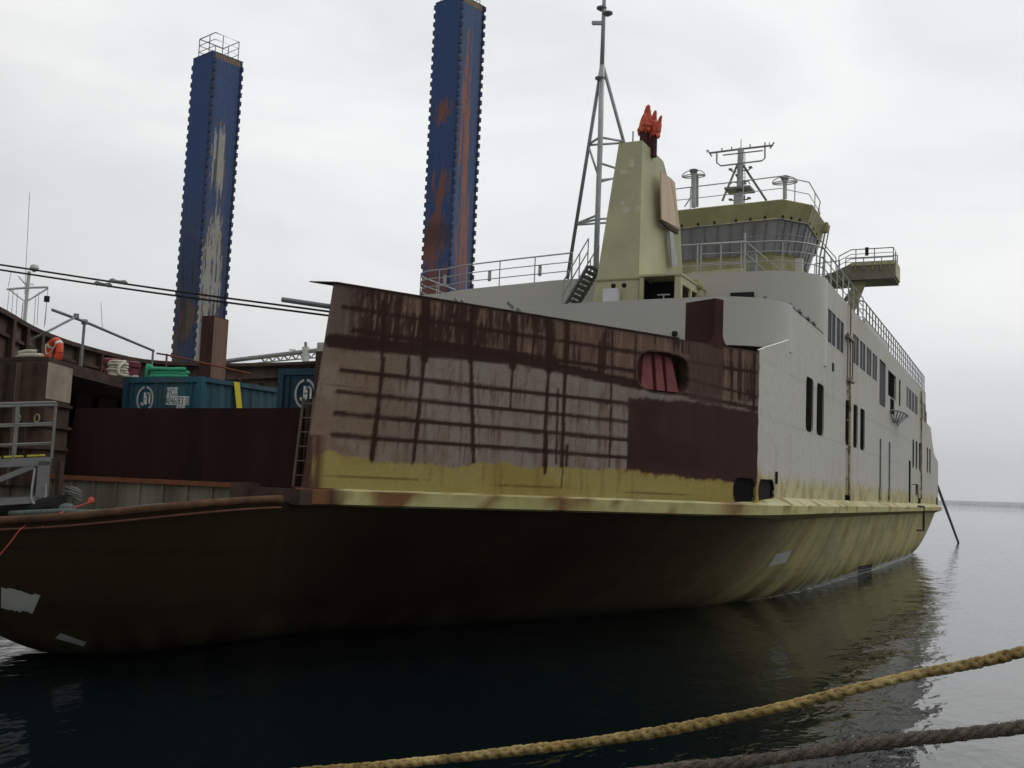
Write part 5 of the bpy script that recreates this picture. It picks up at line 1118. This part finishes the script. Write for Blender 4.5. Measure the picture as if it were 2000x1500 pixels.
# ================================================================== BEHIND THE FERRY
# jack-up barge: two square legs with toothed racks on their corners
BA = math.radians(-15); bx_, by_ = np.array((math.cos(BA), math.sin(BA))), np.array((-math.sin(BA), math.cos(BA)))
lc1, lc2 = atd(386, 690, 63.6), atd(872, 575, 63.6)
barge = thing('jack_up_barge', 'jack-up barge with two tall blue toothed legs behind the ferry', 'barge', (0, 0, 0))
bc = (lc1[:2] + lc2[:2]) / 2 + by_ * 6
MB().obox(bc, bx_, by_, 13, 9, -2, 3.2).build('hull', mat('barge hull paint', (.03, .05, .10), .6), barge)
LW = 1.06
def leg(c_, ztop, kind, rail_):
    c_ = np.array(c_[:2]); P = [c_ + bx_ * sx * LW + by_ * sy * LW for sx, sy in ((-1, -1), (1, -1), (1, 1), (-1, 1))]
    V = grid_lines(-3, ztop, .12); allP, allC = [], []
    U = np.array([0, .12, .25, .38, .5, .62, .75, .88, 1, *(1 + np.linspace(.06, 1, 16)), *(2 + np.linspace(.25, 1, 4)), *(3 + np.linspace(.25, 1, 4))]) 
    U = np.concatenate([np.linspace(0, 2, 91), 2 + np.linspace(.2, 2, 10)])
    xy = np.array([np.array(P[int(min(u, 3.9999))]) * (1 - (u - int(min(u, 3.9999)))) + np.array(P[(int(min(u, 3.9999)) + 1) % 4]) * (u - int(min(u, 3.9999))) for u in U])
    uu, vv = U[:, None] + 0 * V[None, :], V[None, :] + 0 * U[:, None]
    pos = np.concatenate([np.repeat(xy[:, None, :], len(V), 1), vv[..., None]], -1)
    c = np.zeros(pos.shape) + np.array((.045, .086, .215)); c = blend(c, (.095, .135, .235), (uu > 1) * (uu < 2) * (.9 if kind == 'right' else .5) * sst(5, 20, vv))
    n1 = fbm(uu * 9, vv * .45, 71 + len(kind), 5) * .55 + fbm(uu * 30, vv * 1.6, 79, 4) * .45; n2 = fbm(uu * 24, vv * .26, 72, 5); n3 = fbm(uu * 2.2, vv * .55, 73 + len(kind), 4)
    h_ = vv; c = blend(c, (.05, .085, .15), sst(.52, .66, n2) * .35)
    if kind == 'left':
        low = sst(22, 13, h_ + (n3 - .5) * 5) * (.35 + .65 * (uu < 1)); c = blend(c, (.045, .055, .065), low * .5); c = blend(c, (.14, .09, .05), low * sst(.42, .62, n3) * (.8)); c = blend(c, (.05, .035, .028), low * sst(.5, .62, n1) * .7)
        f1_ = (uu > 1) * (uu < 2)
        for z_, hh_, ce, wd in ((22.2, 2.2, 1.42, .26), (17.4, 2.2, 1.42, .22), (14.6, 2.6, 1.38, .36), (11.9, 1.8, 1.22, .30)):
            e = ((uu - ce) / wd) ** 2 + ((h_ - z_) / hh_) ** 2 + (n2 - .5) * 4.0 + (n1 - .5) * 2.2; c = blend(c, (.36, .35, .31), f1_ * sst(.80, .66, e))
            c = blend(c, (.20, .12, .05), f1_ * sst(1.5, 1.1, e) * sst(1.0, 1.15, e) * .8)
        c = blend(c, (.28, .17, .075), f1_ * sst(12.5, 10, h_) * sst(.40, .60, n2) * .75); c = blend(c, (.33, .31, .26), f1_ * sst(13, 9, h_) * sst(.60, .72, n2) * .7)
    else:
        f1_ = (uu > 1) * (uu < 2); f0 = (uu < 1)
        for z_, hh_, ce, wd in ((26.5, 3.5, 1.42, .22), (19.5, 5.0, 1.48, .22), (23.6, 1.6, 1.5, .3)):
            e = ((uu - ce) / wd) ** 2 + ((h_ - z_) / hh_) ** 2 + (n2 - .5) * 5.0 + (n1 - .5) * 1.5; c = blend(c, (.33, .14, .085), f1_ * sst(.80, .62, e) * .85)
        for z_, hh_, ce, wd in ((25.8, .8, .45, .4), (21.2, 1.2, .55, .5), (18.0, 2.6, .35, .5), (15.0, 1.6, .5, .6)):
            e = ((uu - ce) / wd) ** 2 + ((h_ - z_) / hh_) ** 2 + (n1 - .5) * 6.0 + (n2 - .5) * 3; c = blend(c, (.25, .10, .055), f0 * sst(.75, .5, e) * .85)
        c = blend(c, (.21, .09, .055), sst(17.5, 13.5, h_) * sst(.40, .58, n1) * .9); c = blend(c, (.07, .045, .04), f0 * sst(19.5, 18.5, h_) * sst(17, 18, h_) * .6)
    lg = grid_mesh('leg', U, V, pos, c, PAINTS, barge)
    mb = MB(); pit = .54
    BL2 = mat('blue rack steel', (.032, .055, .13), .6, var=.35, scale=1.2, var2=(.06, .055, .07))
    for k_, p in enumerate(P):
        d1 = (p - c_) / np.linalg.norm(p - c_); ex_ = bx_ * math.copysign(1, (p - c_) @ bx_); ey_ = by_ * math.copysign(1, (p - c_) @ by_)
        rk = MB(); z_ = 0.1; q_ = p - ey_ * .09; rk.obox(q_ + ex_ * .012, ex_, ey_, .016, .07, 0, ztop - .1)
        while z_ < ztop - .3: rk.obox(q_ + ex_ * .10, ex_, ey_, .075, .07, z_, z_ + pit * .52); z_ += pit
        rk.build('rack', BL2, lg)
    MB().obox(c_, bx_, by_, LW + .02, LW + .02, ztop - .05, ztop).build('leg_cap', BL2, lg)
    # hazard stripes along the top of the starboard face
    ym_ = mat('dull yellow stripe', (.36, .23, .045), .7, var=.3); n_ = 12
    o_ = MB()
    for k in range(n_):
        t0_, t1_ = k / n_, (k + .5) / n_; a, b = P[1] * (1 - t0_) + P[2] * t0_ + bx_ * .012, P[1] * (1 - t1_) + P[2] * t1_ + bx_ * .012; s_ = (P[2] - P[1]) * .06
        o_.quad((*(a + s_), ztop - .40), (*(b + s_), ztop - .40), (*b, ztop - .04), (*a, ztop - .04))
    o_.build('hazard_stripe', ym_, lg, rev=False)
    if rail_:
        q_ = [(*(c_ + bx_ * sx * LW * .8 + by_ * sy * LW * .8), ztop) for sx, sy in ((-1, -1), (1, -1), (1, 1), (-1, 1), (-1, -1))]; mb = MB(); rail(q_, 1.25, 3, 1.2, .028, mb=mb); mb.build('top_railing', GALVD, lg)
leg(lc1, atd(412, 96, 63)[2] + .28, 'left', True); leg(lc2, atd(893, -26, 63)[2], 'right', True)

# moored vessel whose aerial mast shows over the port bulwark
mv = atd(47, 640, 80); V1 = thing('moored_vessel', 'white vessel far left of which only the aerial mast shows', 'vessel', (0, 0, 0)); WM = mat('white mast paint', (.50, .53, .51), .5, var=.1)
MB().prism([(mv[0] - 12, mv[1] - 3, -.5), (mv[0] + 10, mv[1] - 3, -.5), (mv[0] + 13, mv[1], -.5), (mv[0] + 10, mv[1] + 3, -.5), (mv[0] - 12, mv[1] + 3, -.5)], (0, 0, 3.6)).build('hull', WHITE, V1); MB().box(mv[0] - 5, mv[0] + 4, mv[1] - 2.4, mv[1] + 2.4, 3.12, 9.5).build('deckhouse', WHITE, V1)
D = lambda px, py: atd(px, py, 80)
mm = MB().tube([(D(47, 640)[0], D(47, 640)[1], 9.4), D(53, 570), D(57, 530)], .13, 8).build('mast', WM, V1)
mb = MB(); mb.tube([D(14, 565), D(52, 562), D(94, 561)], .09, 6); mb.tube([D(20, 567), D(50, 590), D(94, 563)], .06, 6); mb.tube([D(36, 540), D(54, 560)], .05, 6); mb.tube([D(45, 552), D(66, 556)], .04, 6); mb.build('yard', WM, mm)
mb = MB()
for a, b in (((48, 575), (58, 376)), ((16, 560), (22, 530)), ((94, 562), (86, 640)), ((92, 582), (88, 634)), ((18, 566), (12, 630)), ((34, 572), (30, 640)), ((70, 575), (66, 640)), ((76, 570), (72, 635)), ((200, 640), (197, 590)), ((26, 566), (22, 620))): mb.tube([D(*a), D(*b)], .022, 5)
mb.build('rigging_wire', GALV, mm); MB().lathe([(.05, -.3), (.2, -.2), (.36, 0), (.3, .2), (.1, .32)], D(67, 524), 10).build('radome', WM, mm)
MB().tube([D(92, 578), D(91, 590)], .2, 8).build('signal_box', BLACK, mm)
mb = MB(); 
for px_ in (42, 47): mb.tube([D(px_ + 3, 590), D(px_ - 2, 640)], .035, 5)
for k in range(7): mb.tube([D(45 - k * .7, 592 + k * 7), D(50 - k * .7, 592 + k * 7)], .03, 5)
mb.build('mast_ladder', WM, mm)

# second vessel in the gap beside the bulwark: boom, roof, radar post
D = lambda px, py: atd(px, py, 90); b0 = D(600, 710); V2 = thing('work_vessel', 'work vessel with lattice boom and white radar post behind the bow', 'vessel', (0, 0, 0))
MB().box(b0[0] - 9, b0[0] + 9, b0[1] - 4, b0[1] + 4, -.5, 4).build('hull', GALVD, V2); MB().box(b0[0] - 4.5, b0[0] + 6, b0[1] - 3, b0[1] + 3, 4.02, D(600, 709)[2] - .3).build('deckhouse', mat('pale yellow roof', (.40, .38, .24), .7), V2)
mb = MB(); mb.tube([D(440, 706), D(470, 702), D(622, 684)], .20, 6); mb.tube([D(500, 709), D(622, 698)], .06, 6)
for k in range(7): x_ = 510 + k * 15; mb.tube([D(x_, 699 - k * 1.6), D(x_ + 8, 708 - k * 1.4)], .07, 5); mb.tube([D(x_ + 8, 708 - k * 1.4), D(x_ + 15, 697 - k * 1.6)], .05, 5)
mb.build('boom', GALVD, V2)
mp_ = MB().tube([D(597, 712), D(597, 677)], .30, 10).build('radar_post', WM, V2); MB().tube([D(597, 677), D(597, 668)], .12, 8).build('lamp', GALVD, mp_)
for px_, s_ in ((577, -1), (617, 1)): MB().tube([D(px_ - 4 * s_, 693), D(px_, 690), D(px_, 684), D(px_ + 12 * s_, 683)], .07, 6).build('radar_arm', WM, mp_)

# mooring line from the stern into the water
a_, b_ = np.array((XS - .05, 86.7, Sz(1832, 948)[1])), np.array(atz(1872, 1060, 0.)); 
b_ = atd(1873, 1061, 78.); b_ = np.array(atz(1872, 1060, 0)); ln = MB().tube([a_, a_ + (b_ - a_) * 1.02], .11, 8).build('stern_line', GALVD); tag(ln, 'taut dark mooring line running from the ferry stern into the water', 'mooring line')

# ---- two thick mooring ropes in front of the camera
def laid_rope(name, label, ctrl, R_, strands, pitch, m, rs, mirror, extra=0.):
    P = smooth_path(ctrl, 60); P = np.array(P); T = np.gradient(P, axis=0); T /= np.linalg.norm(T, axis=1)[:, None]
    Sx = np.cross(T, (0, 0, 1.)); Sx /= np.linalg.norm(Sx, axis=1)[:, None]; Sy = np.cross(Sx, T); s = np.concatenate([[0], np.cumsum(np.linalg.norm(np.diff(P, axis=0), axis=1))])
    ns = int(s[-1] / pitch * 14); si = np.linspace(0, s[-1], ns); f = lambda A: np.stack([np.interp(si, s, A[:, k]) for k in range(3)], -1); P, Sx, Sy = f(P), f(Sx), f(Sy)
    P = P + Sx * (.004 * np.sin(si * 5.1) + .003 * np.sin(si * 13.7))[:, None]; R_v = R_ * (1 + .05 * np.sin(si * 3.3 + 1) + .05 * np.sin(si * 8.9))
    mb = MB(); rr = random.Random(2)
    for d in ((1, -1) if mirror else (1,)):
        for k in range(strands):
            ph = 2 * math.pi * (k + (.5 if d < 0 else 0)) / strands; a = d * 2 * math.pi * si / pitch + ph; wv = 1 + .10 * np.sin(a * strands * (.5 if mirror else 0) + ph) 
            q = P + (Sx * (np.cos(a) * wv)[:, None] + Sy * (np.sin(a) * wv)[:, None]) * (R_v - rs)[:, None]
            mb.tube(q, rs, 6)
    if extra:
        for k in range(int(extra)):
            i = rr.randrange(2, ns - 2); a = rr.uniform(0, 6.28); n_ = Sx[i] * math.cos(a) + Sy[i] * math.sin(a); t_ = P[i + 1] - P[i]; t_ /= np.linalg.norm(t_)
            p = P[i] + n_ * R_ * .9; mb.quad(p, p + t_ * .004, p + n_ * rr.uniform(.003, .009) + t_ * rr.uniform(-.012, .016))
    return tag(mb.build(name, m, smooth=True, rev=False), label, 'rope')
R1 = [atd(px, py, d) for px, py, d in ((-300, 1600, 5.3), (250, 1545, 5.1), (560, 1511, 5.0), (750, 1495, 4.95), (1000, 1468, 4.85), (1250, 1435, 4.75), (1500, 1387, 4.65), (1750, 1326, 4.55), (2000, 1273, 4.5), (2400, 1160, 4.4))] + [np.array((3.4, 6.6, 4.3)), np.array((9.5, 7.8, 6.2))]
R1 = [np.array((-7.5, .2, 1.92))] + R1[1:]
laid_rope('mooring_hawser', 'thick tan plaited hawser sagging across the water in front', R1, .0245, 2, .12, ROPEY, .0138, True, 600)
R2 = [atd(px, py, d) for px, py, d in ((300, 1650, 4.6), (900, 1555, 4.4), (1250, 1510, 4.2), (1500, 1482, 4.1), (1750, 1448, 4.0), (2000, 1419, 3.95), (2400, 1360, 3.9))] + [np.array((3.2, 5.9, 3.5)), np.array((9.5, 7.4, 5.4))]
R2 = [np.array((-5.2, .1, 1.9))] + R2
laid_rope('mooring_cable', 'thick fuzzy grey brown rope crossing the lower right foreground', R2, .0265, 4, .22, ROPED, .0137, False, 14000)

# ================================================================== HAZE over the bay
hm = bpy.data.materials.new('haze'); hm.use_nodes = True; t_ = hm.node_tree
for n_ in list(t_.nodes): t_.nodes.remove(n_)
ho_ = t_.nodes.new('ShaderNodeOutputMaterial'); pv = t_.nodes.new('ShaderNodeVolumePrincipled'); t_.links.new(pv.outputs[0], ho_.inputs['Volume'])
sc.cycles.volume_bounces = 3
pv.inputs['Color'].default_value = (.93, .95, 1., 1); pv.inputs['Density'].default_value = .00009; pv.inputs['Anisotropy'].default_value = .2
hz = MB().box(-15500, 15500, -420, 16400, -4, 620).build('haze', hm); hz['kind'] = 'stuff'; hz['label'] = 'thin grey haze over the bay'; hz['category'] = 'haze'
